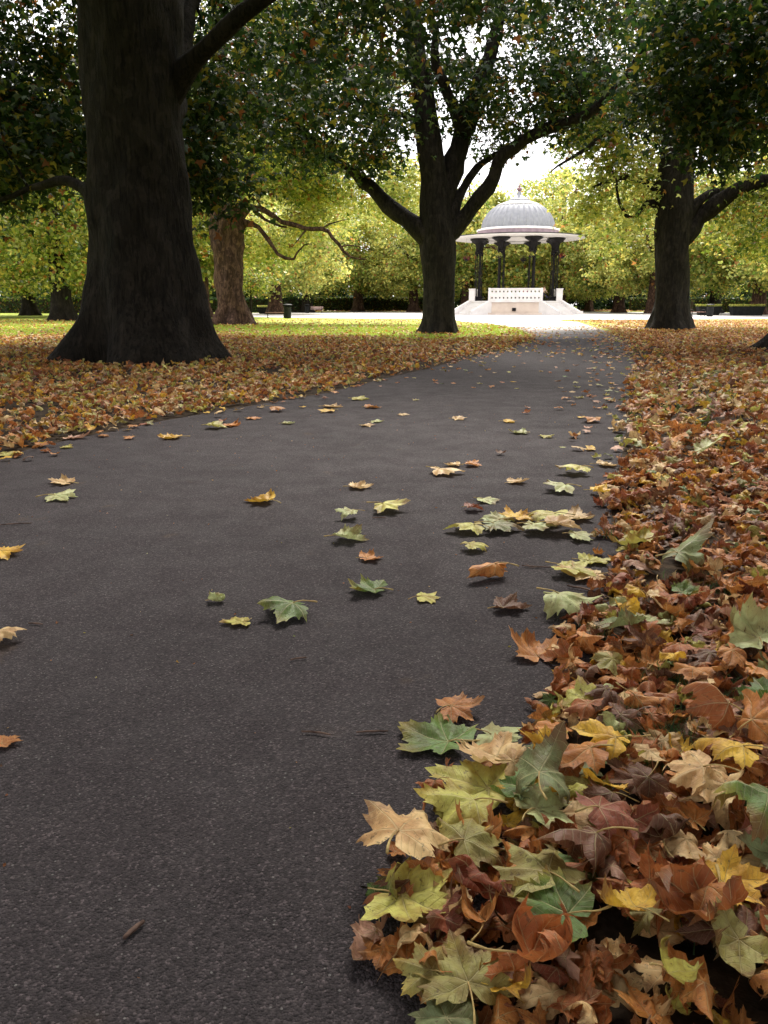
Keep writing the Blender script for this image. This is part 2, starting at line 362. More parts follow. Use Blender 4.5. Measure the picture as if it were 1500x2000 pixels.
def build_tree(name, base, prof, limbs, blobs, n_att, per, lsize, lobes, seed, label, barkm='bark', group=None, twig=True, cl=.55, flare=1.1, nsides=48, knob=.05, att_keep=None, step=.8):
    """prof, limbs, blobs in world coordinates; blobs: (centre, radii, weight, palette)"""
    rng = np.random.RandomState(seed)
    base = np.array([base[0], base[1], 0.0]); root = empty(name, base, label, 'tree', group)
    Vs, Fs = [], []; off = 0
    def put(V, F):
        nonlocal off
        Vs.append(V); Fs.append(F+off); off += len(V)
    prof = np.array(prof, float); V, F = trunk_mesh(prof-np.array([base[0], base[1], 0, 0]), rng, nsides, flare, knob); put(V, F)
    nodes = []; nrad = []
    top = smooth_poly(prof[len(prof)//2:], .6); nodes += list(top[:, :3]); nrad += list(top[:, 3])
    lim_out = []
    for lb in limbs:
        s = smooth_poly(lb, .45, rng, .035); nodes += list(s[:, :3]); nrad += list(s[:, 3])
        V, F = tube_arr(s[:, :3]-base, s[:, 3]*(1+.08*np.sin(np.arange(len(s))*1.7)), 12); put(V, F)
    nodes = [np.array(n) for n in nodes]
    # attractors
    w = np.array([b[2] for b in blobs], float); w /= w.sum(); att = []; pal = []
    cnt = rng.multinomial(n_att, w)
    for b, k in zip(blobs, cnt):
        d = rng.normal(size=(k, 3)); d /= np.linalg.norm(d, axis=1)[:, None]
        rr = rng.uniform(.12, 1, k)**.42
        p = np.array(b[0])+d*rr[:, None]*np.array(b[1]); att.append(p); pal += [b[3]]*k
    att = np.concatenate(att); pal = np.array(pal)
    # holes: drop attractors where a slow 3-D wave is low
    g = np.sin(att[:, 0]*.8+seed)+np.sin(att[:, 1]*.7+2*seed)+np.sin(att[:, 2]*1.0+att[:, 0]*.4)+.6*rng.normal(size=len(att))
    keep = (g > -1.15) & (att[:, 2] > 1.0)
    if att_keep is not None: keep &= att_keep(att)
    att, pal = att[keep], pal[keep]
    N = np.array(nodes); order = np.argsort([np.min(np.linalg.norm(N-a, axis=1)) for a in att])
    lp, lc = [], []
    maxn = len(N)+len(att)*14+50; NN = np.zeros((maxn, 3)); NR = np.zeros(maxn); NN[:len(N)] = N; NR[:len(N)] = nrad; nn = len(N)
    for a_i in order:
        a = att[a_i]; d = np.linalg.norm(NN[:nn]-a, axis=1)+ (NR[:nn] < .03)*.35; j = int(np.argmin(d)); s0 = NN[j].copy(); r0 = min(NR[j]*.6, .03+.022*d[j])
        L = np.linalg.norm(a-s0); k = max(2, min(12, int(L/step)+1)); tt = np.linspace(0, 1, k+1)
        mid = (s0+a)/2+np.array([0, 0, .12*L])+rng.normal(0, .08*L, 3)
        path = (1-tt)[:, None]**2*s0+2*((1-tt)*tt)[:, None]*mid+(tt**2)[:, None]*a; path[1:-1] += rng.normal(0, .06, (k-1, 3))
        rads = r0+(0.008-r0)*tt
        if twig: V, F = tube_arr(path-base, np.maximum(rads, .009), 4 if lobes < 5 else 5); put(V, F)
        if nn+k < maxn: NN[nn:nn+k] = path[1:]; NR[nn:nn+k] = rads[1:]; nn += k
        # leaves along the outer part
        c = int(per*rng.uniform(.5, 1.5)); tl = rng.uniform(.35, 1.12, c) if L < 3 else rng.uniform(.6, 1.08, c)
        q = s0+(a-s0)*tl[:, None]+rng.normal(0, 1, (c, 3))*np.array([cl, cl, cl*.62])
        q[:, 2] -= np.abs(rng.normal(0, cl*.35, c)); lp.append(q); lc.append(palcols(pal[a_i], c, rng)*rng.uniform(.8, 1.2))
    lp = np.concatenate(lp); lc = np.concatenate(lc); ok = lp[:, 2] > .9; lp, lc = lp[ok], lc[ok]
    o = mesh_arrays('trunk', np.concatenate(Vs), np.concatenate(Fs), M[barkm], root, smooth=True)
    leaf_cloud('crown', lp-base, lsize, lc, lobes, rng, root)
    return root
def PP(D, *pts):     # limb from pixels: (px,py,r[,dD])
    out = []
    for p in pts:
        d = D+(p[3] if len(p) > 3 else 0); q = P(p[0], p[1], d); out.append((q[0], q[1], q[2], p[2]))
    return out
def pm(D, px): return px*D/FPX
# ------------------------------------------------------------ ground, path, plaza
BX = P(1006, 595, 105)[0]; BY = 105.0            # bandstand centre
LPX = [(-260, 985), (-120, 935), (0, 893), (150, 857), (350, 817), (500, 792), (640, 768), (760, 738), (870, 712), (960, 690), (1035, 668), (1046, 656), (1008, 641), (950, 632), (880, 627)]
RPX = [(905, 1985), (950, 1850), (1010, 1700), (1085, 1530), (1125, 1400), (1170, 1300), (1195, 1200), (1205, 1100), (1195, 1000), (1212, 900), (1222, 830), (1230, 760), (1248, 702), (1232, 675), (1190, 648), (1125, 628)]
LW = np.array([G(*p)[:2] for p in LPX]); RW = np.array([G(*p)[:2] for p in RPX])
LW = np.concatenate([[(-8.6, -8), (-6.9, 0.5), (-5.4, 3.6)], LW]); RW = np.concatenate([[(-3.2, -8), (-.75, -1.0)], RW])
def xL(y): return np.interp(y, LW[:, 1], LW[:, 0])
def xR(y): return np.interp(y, RW[:, 1], RW[:, 0])
def strip_sheet(name, ys, fa, fb, z, m, nx=10, wob=0):
    V = []; F = []
    for y in ys:
        a, b = fa(y), fb(y)
        for i in range(nx+1):
            V.append((a+(b-a)*i/nx+(wob*math.sin(y*9)*math.cos(y*3.7) if i in (0, nx) else 0), y, z))
    for j in range(len(ys)-1):
        for i in range(nx): k = j*(nx+1)+i; F.append((k, k+1, k+nx+2, k+nx+1))
    return tag(mesh_arrays(name, V, F, m), kind='structure')
gm = MB()
N_ = 24; xs = np.sign(np.linspace(-1, 1, N_+1))*np.abs(np.linspace(-1, 1, N_+1))**2.2*900
V = [(x, y+40, 0) for y in xs for x in xs]; F = [(j*(N_+1)+i, j*(N_+1)+i+1, (j+1)*(N_+1)+i+1, (j+1)*(N_+1)+i) for j in range(N_) for i in range(N_)]
tag(mesh_arrays('grass_ground', V, F, M['turf']), kind='structure')
ysn = np.concatenate([np.arange(-6, 30, .25), np.arange(30, 60, 1.)])
strip_sheet('soil_right', np.arange(-6, 33, .3), lambda y: xR(y)-.25, lambda y: xR(y)+3.2+.45*y+1.0*math.sin(y*.9), .003, M['soil'])
strip_sheet('soil_left', np.arange(4.5, 27, .3), lambda y: xL(y)-3.0-.5*y-1.0*math.sin(y*.7), lambda y: xL(y)+.2, .003, M['soil'])
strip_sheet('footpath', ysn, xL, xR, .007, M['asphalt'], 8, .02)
pl = MB(); n = 96; pr = 38.0
pv = [(BX+pr*math.cos(2*math.pi*i/n), BY+pr*math.sin(2*math.pi*i/n), .011) for i in range(n)]
tag(mesh_arrays('plaza', pv, [tuple(range(n))], M['plaza']), kind='structure')
# pale paved mouth of the path where it runs into the plaza
strip_sheet('plaza_path', np.arange(44, 72, 1.), lambda y: xL(min(y, 59))+.12, lambda y: xR(min(y, 56))-.12, .015, M['plaza'], 6)
# ------------------------------------------------------------ trees that frame the view
def gp(px, py): g = G(px, py); return g[0], g[1]
def trunkpx(D, pts):   # (px, py, width_px)
    out = []
    for k, (x, y, w) in enumerate(pts):
        q = P(x, y, D) if k else np.array([P(x, y, D)[0], D, 0.0]); out.append((q[0], q[1], max(q[2], 0), pm(D, w)/2))
    return out
# near left giant
D1 = 17.5; pr1 = trunkpx(D1, [(293, 700, 205), (289, 600, 198), (280, 480, 184), (270, 330, 168), (262, 180, 170), (255, 40, 180), (245, -200, 170), (235, -600, 130), (240, -1100, 80)])
lim = [PP(D1, (325, 185, .32), (372, 122, .19, -.3), (440, 65, .16, -.8), (560, -30, .13, -1.5), (700, -160, .16, -2.5), (820, -330, .08, -3)),
       PP(D1, (190, 400, .22), (165, 365, .13, .5), (110, 350, .10, 1), (50, 368, .07, 1.5), (-40, 400, .04, 2)),
       PP(D1, (330, 230, .22), (352, 150, .17, 1.5), (372, 0, .18, 3), (420, -200, .12, 5)),
       PP(D1, (230, -100, .34), (80, -260, .25, -2), (-150, -420, .14, -4)),
       PP(D1, (250, -250, .36), (330, -600, .26, -4), (500, -1200, .15, -7)),
       PP(D1, (250, -250, .3), (150, -500, .2, 4), (60, -700, .1, 8))]
c1 = P(283, 600, D1)
c1x = c1[0]
def vis_gap(att):     # keeps near foliage out of the lower window of the picture, in world terms: a raised crown skirt
    return att[:, 2] > 4.6+0*att[:, 0]
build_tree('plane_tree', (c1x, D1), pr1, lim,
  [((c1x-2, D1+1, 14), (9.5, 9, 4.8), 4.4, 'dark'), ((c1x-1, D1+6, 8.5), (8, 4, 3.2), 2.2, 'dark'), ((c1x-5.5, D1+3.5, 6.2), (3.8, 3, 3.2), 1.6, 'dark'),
   ((c1x+2.5, D1-8.5, 13.5), (8.5, 5, 2.6), 2.6, 'dark'), ((c1x+6.5, D1+3.5, 9.6), (4.5, 4, 1.9), 1.2, 'dark'),  # first lobe here is out of view, added to block sun from the near path
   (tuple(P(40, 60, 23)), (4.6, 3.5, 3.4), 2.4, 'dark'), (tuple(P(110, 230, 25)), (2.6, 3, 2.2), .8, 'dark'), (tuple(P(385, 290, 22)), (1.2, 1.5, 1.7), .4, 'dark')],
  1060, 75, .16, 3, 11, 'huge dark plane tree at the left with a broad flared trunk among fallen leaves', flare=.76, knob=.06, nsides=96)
# centre tree
D3 = 34.5; pr3 = trunkpx(D3, [(856, 648, 56), (858, 600, 56), (858, 540, 60), (855, 480, 68), (853, 440, 66), (850, 400, 58), (848, 350, 50), (838, 270, 46), (828, 200, 40), (812, 100, 34), (800, -60, 24), (790, -300, 12)])
lim = [PP(D3, (848, 470, .55), (800, 432, .36), (752, 395, .30, .3), (712, 355, .26, .5), (672, 322, .22, 1), (620, 285, .18, 1.5), (560, 225, .13, 2), (500, 200, .08, 2.5)),
       PP(D3, (868, 455, .5), (905, 425, .32), (955, 355, .27, -.3), (985, 300, .25, -.6), (1060, 255, .22, -1), (1140, 225, .19, -1.5), (1200, 180, .14, -2), (1262, 95, .10, -2.5)),
       PP(D3, (875, 430, .4), (905, 365, .17, .5), (950, 310, .14, 1), (990, 292, .10, .6)),
       PP(D3, (856, 420, .5), (880, 340, .42, .3), (905, 260, .38, .5), (930, 180, .34, .7), (965, 80, .26, 1), (990, -60, .18, 1.5), (1010, -220, .08, 2)),
       PP(D3, (835, 270, .3), (800, 225, .13), (750, 225, .1, -.5), (700, 200, .07, -1)),
       PP(D3, (905, 250, .3), (860, 150, .18, -1), (850, 40, .14, -2))]
x3 = P(856, 600, D3)[0]
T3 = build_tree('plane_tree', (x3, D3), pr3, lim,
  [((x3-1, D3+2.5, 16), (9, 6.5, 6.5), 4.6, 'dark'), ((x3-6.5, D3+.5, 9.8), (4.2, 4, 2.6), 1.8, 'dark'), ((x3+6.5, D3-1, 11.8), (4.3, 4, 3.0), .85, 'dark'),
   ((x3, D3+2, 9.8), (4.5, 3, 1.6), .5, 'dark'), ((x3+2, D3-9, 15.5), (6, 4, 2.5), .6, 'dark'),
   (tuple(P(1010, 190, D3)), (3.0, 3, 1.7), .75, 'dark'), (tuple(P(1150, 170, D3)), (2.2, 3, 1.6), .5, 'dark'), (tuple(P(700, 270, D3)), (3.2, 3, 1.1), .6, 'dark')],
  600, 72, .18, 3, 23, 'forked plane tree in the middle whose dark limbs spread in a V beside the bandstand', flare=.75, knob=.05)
# right tree
D4 = 39.0; pr4 = trunkpx(D4, [(1310, 642, 62), (1312, 600, 60), (1312, 540, 60), (1313, 470, 62), (1318, 410, 66), (1318, 350, 64), (1325, 280, 60), (1322, 200, 56), (1315, 100, 48), (1310, -60, 34), (1305, -300, 16)])
lim = [PP(D4, (1325, 470, .5), (1370, 425, .40), (1430, 375, .34, -.5), (1500, 352, .28, -1), (1600, 330, .18, -2)),
       PP(D4, (1330, 430, .4), (1372, 385, .2), (1430, 372, .16, 1), (1520, 390, .1, 2)),
       PP(D4, (1300, 415, .3), (1268, 395, .13), (1238, 430, .09, -.3), (1212, 400, .07, -.5), (1205, 350, .05, -.7)),
       PP(D4, (1300, 380, .3), (1262, 360, .14, .6), (1220, 345, .1, 1), (1160, 365, .06, 1.5)),
       PP(D4, (1310, 205, .3), (1240, 228, .15, -.5), (1195, 256, .12, -.6), (1140, 292, .09, -.8), (1098, 318, .05, -1), (1072, 338, .02, -1)),
       PP(D4, (1320, 220, .4), (1370, 140, .25, 1), (1420, 30, .15, 2)),
       PP(D4, (1315, 180, .4), (1260, 80, .25, 0), (1210, -40, .14, 0))]
x4 = P(1312, 600, D4)[0]
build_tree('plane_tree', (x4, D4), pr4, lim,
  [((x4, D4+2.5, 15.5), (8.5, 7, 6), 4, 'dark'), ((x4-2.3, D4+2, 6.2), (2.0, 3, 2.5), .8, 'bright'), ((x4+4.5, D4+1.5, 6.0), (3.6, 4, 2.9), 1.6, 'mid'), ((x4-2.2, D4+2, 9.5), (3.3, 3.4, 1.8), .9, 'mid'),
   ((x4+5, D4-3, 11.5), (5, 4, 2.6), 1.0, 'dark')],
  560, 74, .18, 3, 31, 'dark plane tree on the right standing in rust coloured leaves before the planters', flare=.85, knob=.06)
# second tree on the left, pollarded looking, lit brown
D2 = 49.5; pr2 = trunkpx(D2, [(456, 632, 50), (454, 600, 48), (449, 560, 50), (446, 520, 52), (443, 480, 58), (441, 440, 62), (444, 412, 52), (452, 380, 34), (450, 320, 28), (440, 220, 24), (430, 80, 18), (425, -60, 8)])
lim = [PP(D2, (462, 425, .36), (490, 405, .19), (516, 410, .15, -.5), (540, 428, .14, -.8), (566, 434, .13, -1), (600, 446, .125, -1.4), (628, 446, .115, -1.8), (648, 458, .10, -2), (664, 482, .085, -2.1), (684, 500, .06, -2.2), (712, 503, .03, -2.4)),
       PP(D2, (465, 445, .36), (488, 437, .15), (505, 448, .13, -.3), (522, 468, .12, -.5), (543, 496, .10, -.8), (560, 506, .09, -1), (578, 504, .07, -1.1), (590, 488, .05, -1.2), (612, 480, .02, -1.2)),
       PP(D2, (495, 412, .10), (530, 435, .08, -.5), (560, 446, .05, -.7)),
       PP(D2, (430, 425, .4), (400, 380, .22, .5), (360, 340, .15, 1), (300, 330, .1, 1)),
       PP(D2, (455, 400, .4), (500, 340, .20, .5), (560, 290, .14, 1), (620, 260, .1, 1)),
       PP(D2, (600, 446, .05, -1.4), (583, 466, .035, -1.4), (574, 482, .015, -1.5)),
       PP(D2, (628, 446, .05, -1.8), (655, 432, .035, -1.8), (682, 428, .015, -1.6)),
       PP(D2, (664, 482, .05, -2.1), (690, 480, .035, -1.8), (735, 492, .012, -1.6))]
x2 = P(455, 600, D2)[0]
build_tree('plane_tree', (x2, D2), pr2, lim,
  [((x2+1, D2+1, 15), (9, 7, 6), 3, 'mid'), ((x2+7, D2+5, 8.2), (5.6, 3.2, 3.0), 2.4, 'bright'), ((x2-4.2, D2+4, 6.5), (3.2, 3, 3), 1.2, 'mid'), ((x2+1, D2+6, 6.5), (4, 3, 3.2), 1.2, 'bright'), ((x2-1, D2-3, 10.2), (3.8, 2.2, 2.6), .6, 'mid'), (tuple(P(436, 318, D2-3)), (2.7, 1.6, 1.8), 1.2, 'mid'), (tuple(P(560, 330, D2+1)), (3.0, 2, 1.5), .7, 'mid')],
  820, 78, .19, 3, 43, 'sunlit flaky brown plane tree between the two dark trunks with long drooping bare boughs', barkm='bark_light', flare=1.0, knob=.13)
# right edge tree, mostly out of frame
D5 = 20.5; x5 = P(1640, 600, D5)[0]; pr5 = [(x5, D5, 0, 1.0), (x5, D5, 2, .95), (x5-.1, D5, 5, .85), (x5-.3, D5, 8, .75), (x5-.5, D5, 14, .5), (x5, D5, 20, .2)]
lim = [[(x5-.3, D5, 7, .4), (x5-2.5, D5+.5, 9, .25), (x5-5, D5+1, 10.5, .14)], [(x5, D5, 9, .4), (x5-1, D5-5, 12, .25), (x5-2, D5-10, 13, .12)], [(x5, D5, 8, .4), (x5-1, D5+4, 9, .25), (x5-1.5, D5+8, 9.5, .12)]]
T5 = build_tree('plane_tree', (x5, D5), pr5, lim,
  [((x5+1.8, D5-3.5, 14), (7.5, 7, 4.6), 3.4, 'dark'), ((x5-1.6, D5+4, 7.6), (3.2, 3.5, 2.4), 1.7, 'dark'), ((x5-3.5, D5-9, 13.5), (7, 5, 2.8), 1.6, 'dark')],  # last lobe, unseen overhead, added to keep sun off the foreground
  700, 75, .17, 3, 57, 'plane tree at the right edge of the picture showing mostly roots and dark hanging foliage', flare=1.2)

# unseen plane trees added beside and behind the viewpoint; their crowns shade the foreground
for s_, x, y, rz, lab in [('R', 7.6, 1.5, 1.2, 'plane tree added for shade right beside the camera, outside the picture'), ('L', -10.5, 2.5, 4.0, 'plane tree added for shade left of the camera, outside the picture'),
                          ('R', 5.0, -11, 2.9, 'plane tree added for shade behind the camera on the right of the path'), ('R', 3.4, -4.6, 2.2, 'plane tree added for shade just behind the camera, its crown over the viewpoint'), ('L', -13.0, -10, .5, 'plane tree added for shade behind the camera on the left of the path'), ('L', 17.5, 10, 5.2, 'plane tree added for shade far out to the right of the camera'), ('R', -19, 9, 2.2, 'plane tree added for shade far out to the left of the camera'),
                          ('L', 20, -8, 3.3, 'plane tree added for shade far behind the camera on the right'), ('R', -22, -9, 1.7, 'plane tree added for shade far behind the camera on the left'), ('L', 4, -26, .9, 'plane tree added for shade straight behind the camera, nearer row'), ('R', -12, -30, 5.5, 'plane tree added for shade behind the camera left of the straight one'), ('R', 20, -28, 4.4, 'plane tree added for shade behind the camera at the far right'),
                          ('L', 31, 22, 2.0, 'plane tree added for shade to the right, beyond the right edge of the picture'), ('L', -32, 24, 4.9, 'plane tree added for shade to the left, beyond the left edge of the picture'), ('R', 34, 2, .3, 'plane tree added for shade far to the right of the camera, outer row'), ('L', -36, 2, 3.9, 'plane tree added for shade far to the left of the camera, outer row'), ('R', -30, -30, 1.1, 'plane tree added for shade behind the camera at the far left')]:
    copy_tree(T5 if s_ == 'R' else T3, (x, y, 0), rz, 1, lab, 'unseen plane trees added for shade')
# ------------------------------------------------------------ trees round the plaza: three prototypes, then copies
def park_tree(seed, h, rad, low, n, per, pal, pal2, tr, label, x, y, lsize=.24, tp='bark_light', lobes=1, lean=0.0):
    pr = [(x, y, 0, tr), (x+lean*.3, y, h*.1, tr*.92), (x+lean*.6, y, h*.25, tr*.85), (x+lean, y, h*.45, tr*.6), (x+lean, y, h*.75, tr*.32), (x+lean, y, h*.92, tr*.1)]
    r = np.random.RandomState(seed); lim = []
    for k in range(6):
        a = k*1.05+r.uniform(-.3, .3); z0 = h*r.uniform(.2, .5); L = rad*r.uniform(.6, .9)
        lim.append([(x+lean, y, z0, tr*.4), (x+lean+L*.5*math.cos(a), y+L*.5*math.sin(a), z0+h*.16, tr*.24), (x+lean+L*math.cos(a), y+L*math.sin(a), z0+h*.14, tr*.1)])
    blobs = [((x, y, h*.6), (rad, rad, h*.36), 4, pal), ((x, y, low+h*.2), (rad*.97, rad*.97, h*.2), 3.2, pal2)]
    return build_tree('plane_tree', (x, y), pr, lim, blobs, n, per, lsize, lobes, seed, label, barkm=tp, flare=.8, nsides=28, cl=.62, step=1.4)
def at(px, D): return P(px, 600, D)[0]
tA = park_tree(101, 19, 8.5, 2.3, 560, 62, 'mid', 'mid', .78, 'plane tree nearest of the group left of the huge trunk, crown low over the lawn', at(121, 63), 63.0, .25, 'bark')
tB = park_tree(102, 20, 10, 2.3, 620, 62, 'bright', 'bright', .85, 'thick trunked plane tree standing in leaves behind the left planter and bench', at(538, 104), 104.0, .32)
tC = park_tree(103, 17, 8.5, 2.2, 520, 60, 'bright', 'mid', .8, 'plane tree right of the bandstand with a bare reddish trunk below glowing yellow green foliage', at(1208, 122), 122.0, .34)
cp = [(tA, 57, 92, 1.0, 2.1, 'plane tree at the far left edge of the lawn, smaller in view than its neighbour'),
      (tB, 172, 84, .82, 1.0, 'shadowy plane tree just behind the left edge of the huge trunk'),
      (tA, 600, 127, 1.0, 4.0, 'slim trunked plane tree directly right of the thick one behind the left planter'),
      (tC, 395, 78, .92, 3.0, 'plane tree hidden mostly behind the sunlit brown trunk on the left'),
      (tC, 700, 140, 1.1, 1.2, 'plane tree behind the clipped hedge between the far bench and the forked tree'),
      (tB, 808, 135, .95, 5.1, 'plane tree behind the hedge just left of the forked tree'),
      (tA, 905, 150, .95, .6, 'plane tree seen through the left columns of the bandstand'),
      (tC, 1010, 168, .9, 2.2, 'plane tree in line with the middle of the bandstand, behind the plaza'),
      (tA, 1105, 150, .9, 3.3, 'darker plane tree behind the right steps of the bandstand'),
      (tB, 1150, 142, .8, 4.4, 'plane tree immediately left of the reddish trunk right of the bandstand'),
      (tB, 1275, 112, .95, 2.7, 'plane tree whose crown fills the space just left of the dark right trunk'),
      (tA, 1395, 118, 1.05, 1.8, 'plane tree behind the right bench and litter bin'),
      (tC, 1480, 100, 1.1, 5.6, 'plane tree behind the trough planter at the right edge'),
      (tC, 912, 128, 1.15, .4, 'tall yellow green plane tree rising left of the bandstand dome'), (tB, 1092, 134, 1.12, 1.9, 'tall yellow green plane tree rising right of the bandstand dome'), (tC, 1015, 150, 1.22, 5.2, 'tallest yellow green plane tree directly behind the dome'),
      (tB, 1600, 88, 1.1, .3, 'plane tree whose crown enters the picture at the right edge'),
      (tC, -70, 75, 1.1, 2.5, 'plane tree whose crown enters the picture at the left edge'),
      (tB, 230, 120, 1.05, 3.7, 'plane tree far behind the huge left trunk, at the end of the lawn'),
      (tA, 470, 150, 1.1, 5.0, 'plane tree beyond the hedge behind the sunlit brown trunk')]
for s, px, D, k, rz, lab in cp: copy_tree(s, (at(px, D), D, 0), rz, k, lab, 'plane trees round the plaza')
for t in (tA, tB, tC): t['group'] = 'plane trees round the plaza'
# sapling by the brown trunk
xs_, ys_ = gp(491, 623); 
build_tree('young_tree', (xs_, ys_), [(xs_, ys_, 0, .09), (xs_, ys_, 1.4, .08), (xs_+.05, ys_, 2.6, .06), (xs_, ys_, 4.2, .03)],
  [[(xs_, ys_, 1.9, .04), (xs_+.8, ys_, 2.8, .02)], [(xs_, ys_, 2.1, .04), (xs_-.8, ys_, 3, .02)]],
  [((xs_+.1, ys_, 3.0), (1.7, 1.5, 1.0), 1, 'mid')], 60, 45, .15, 1, 71, 'small bright green sapling beside the sunlit brown trunk', flare=.1, nsides=10, cl=.3)
# distant wood and shrub belt closing the view
rg = np.random.RandomState(5); n = 60000
th = rg.uniform(-1.02, .92, n); dd = rg.uniform(172, 200, n); hh = 9+3*np.sin(th*23)+2*np.sin(th*57+1)
pos = np.stack([dd*np.sin(th), dd*np.cos(th), rg.uniform(0.2, 1, n)**.8*hh], 1)
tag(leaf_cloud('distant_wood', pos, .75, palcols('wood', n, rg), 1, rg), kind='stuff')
# ------------------------------------------------------------ bandstand
def zf(py): return P(1006, py, 105)[2]
bs = empty('bandstand', (BX, BY, 0), 'white domed bandstand with dark clustered columns in the middle of the pale plaza', 'bandstand', rz=-math.atan2(BX, BY))
ZS = zf(588); ZC = zf(468); ZD = zf(459); ZE = zf(447)
poly = [(2.8, -5.5), (5.5, -2.8), (5.5, 2.8), (2.8, 5.5), (-2.8, 5.5), (-5.5, 2.8), (-5.5, -2.8), (-2.8, -5.5)]
m = MB(); m.prism(poly, 0, ZS-.16); m.build('podium', M['stone'], bs)
m = MB(); m.prism([(x*1.025, y*1.025) for x, y in poly], ZS-.158, ZS); m.build('podium_slab', M['white'], bs)
m = MB(); m.box(-.32, .12, -5.62, -5.5, .42, .78); m.build('vent', M['iron'], bs)
# parapet with two rows of small openings
m = MB(); y0, y1 = -5.56, -5.30; zb = ZS; H = 1.45; nh = 13; W = 2.95
rows = [(0, .26, 0), (.26, .44, 1), (.44, .98, 0), (.98, 1.16, 1), (1.16, 1.30, 0)]
for a, b, hol in rows:
    if not hol: m.box(-W, W, y0, y1, zb+a+.001, zb+b-.001)
    else:
        cell = 2*W/nh
        for i in range(nh+1):
            c_ = -W+i*cell; m.box(max(c_-cell/2+.075, -W), min(c_+cell/2-.075, W), y0, y1, zb+a, zb+b)
m.box(-W-.06, W+.06, y0-.05, y1+.05, zb+1.302, zb+H)
for i in (-1, 1): m.box(i*(W+.1)-.12, i*(W+.1)+.12, y0-.07, y1+.07, zb, zb+H+.03)
m.build('parapet', M['white'], bs, bevel=.015)
for sx, sy in ((1, -1), (-1, -1), (1, 1), (-1, 1)):
    m = MB(); m.box(sx*5.2-.36, sx*5.2+.36, sy*2.9-.36, sy*2.9+.36, ZS+.002, ZS+1.32); m.box(sx*5.2-.42, sx*5.2+.42, sy*2.9-.42, sy*2.9+.42, ZS+1.322, ZS+1.44)
    m.build('pier', M['white'], bs, bevel=.02)
nst = 9; tr_ = .30; rise = ZS/nst
for sx in (1, -1):
    mid = Vector((sx*4.15, -4.15, 0)); ang = math.atan2(-1, sx); Mx = Matrix.Translation(mid) @ Matrix.Rotation(ang, 4, 'Z')
    m = MB()
    for k in range(nst-1): m.box(k*tr_-.1 if k == 0 else k*tr_, (k+1)*tr_, -1.55, 1.55, 0, ZS-rise*(k+1)-.01, Mx)
    m.build('steps', M['white'], bs, bevel=.012)
    for s in (-1, 1):
        m = MB(); L_ = nst*tr_+.15; yy0, yy1 = (1.56, 1.95) if s > 0 else (-1.95, -1.56)
        pr_ = [(-.05, 0), (L_+.5, 0), (L_+.5, .42), (L_+.1, .42), (.1, ZS+.1), (-.05, ZS+.1)]
        V = [tuple(Mx @ Vector((x, y, z))) for y in (yy0, yy1) for x, z in pr_]; k = len(pr_)
        m.add(V, [tuple(range(k)), tuple(reversed(range(k, 2*k)))]+[(i, k+i, k+(i+1) % k, (i+1) % k) for i in range(k)])
        m.build('cheek_wall', M['white'], bs)
# plinth skirt of the front
m = MB(); m.box(-4.2, 4.2, -5.9, -5.62, 0, .22); m.build('plinth', M['stone'], bs)
# columns
cr_ = 4.95
for k in range(8):
    a = R(22.5+45*k); cx, cy = cr_*math.cos(a), cr_*math.sin(a)
    m = MB()
    for j in range(3):
        b = a+j*2*math.pi/3; px_, py_ = cx+.36*math.cos(b), cy+.36*math.sin(b); zc = zf(494)
        m.lathe([(.15, ZS), (.15, ZS+.5), (.07, ZS+.6), (.058, ZS+3.2), (.085, ZS+3.25), (.085, ZS+3.4), (.058, ZS+3.45), (.055, zc-.25), (.13, zc-.2), (.10, zc)], 10, (px_, py_))
    col = m.build('column', M['iron'], bs, smooth=False)
    m = MB(); m.lathe([(.42, zc), (.46, zc+.08), (.36, zc+.16), (.38, zc+.6), (.5, zc+1.05), (.78, ZC-.34), (1.08, ZC-.16), (1.1, ZC-.06)], 12, (cx, cy), a); m.build('capital', M['iron'], col)
    m = MB(); m.lathe([(.55, ZS+.002), (.55, ZS+.2), (.5, ZS+.25), (.48, ZS+.4)], 8, (cx, cy), a); m.build('column_base', M['iron'], col)
# canopy, drum, dome
RC = 8.05
m = MB(); m.lathe([(4.0, ZC+.05), (RC-.5, ZC), (RC-.02, ZC+.06), (RC, ZC+.16), (RC-.12, ZC+.24), (5.6, ZC+.30), (4.9, ZC+.32)], 64, caps=False)
m.lathe([(4.0, ZC+.02), (4.9, ZC+.32)], 64, caps=False); m.build('canopy', M['white'], bs, smooth=True)
m = MB(); m.lathe([(RC+.01, ZC+.15), (RC+.05, ZC+.2), (RC+.01, ZC+.25), (RC-.1, ZC+.245)], 64, caps=False); m.build('gutter', M['iron'], bs)
m = MB(); m.lathe([(RC*.0+.3, ZC+1.0), (3.0, ZC+.5), (4.3, ZC-.02)], 48, caps=False); m.build('ceiling', M['white'], bs, smooth=True)
m = MB(); m.lathe([(5.05, ZC+.30), (5.05, ZC+.45), (4.92, ZC+.52), (4.9, ZE-.32)], 64, caps=False); m.build('drum', M['drum'], bs, smooth=False)
m = MB(); m.lathe([(4.9, ZE-.32), (5.0, ZE-.28), (5.0, ZE-.14), (4.5, ZE-.02), (4.25, ZE)], 64, caps=False); m.build('cornice', M['white'], bs, smooth=False)
zt = zf(392); hd = zt-ZE; pf = []
for i in range(15):
    t = i/14; r_ = 4.27*math.cos(t*R(74)); pf.append((r_, ZE-.02+hd*math.sin(t*R(74))/math.sin(R(74))))
zr = pf[10][1]
m = MB(); m.lathe(pf, 128, caps=False, rib=lambda i, z: (1.045 if i % 4 == 0 else 1.0) if z < zr else (1.012)); dome = m.build('dome', M['lead'], bs)
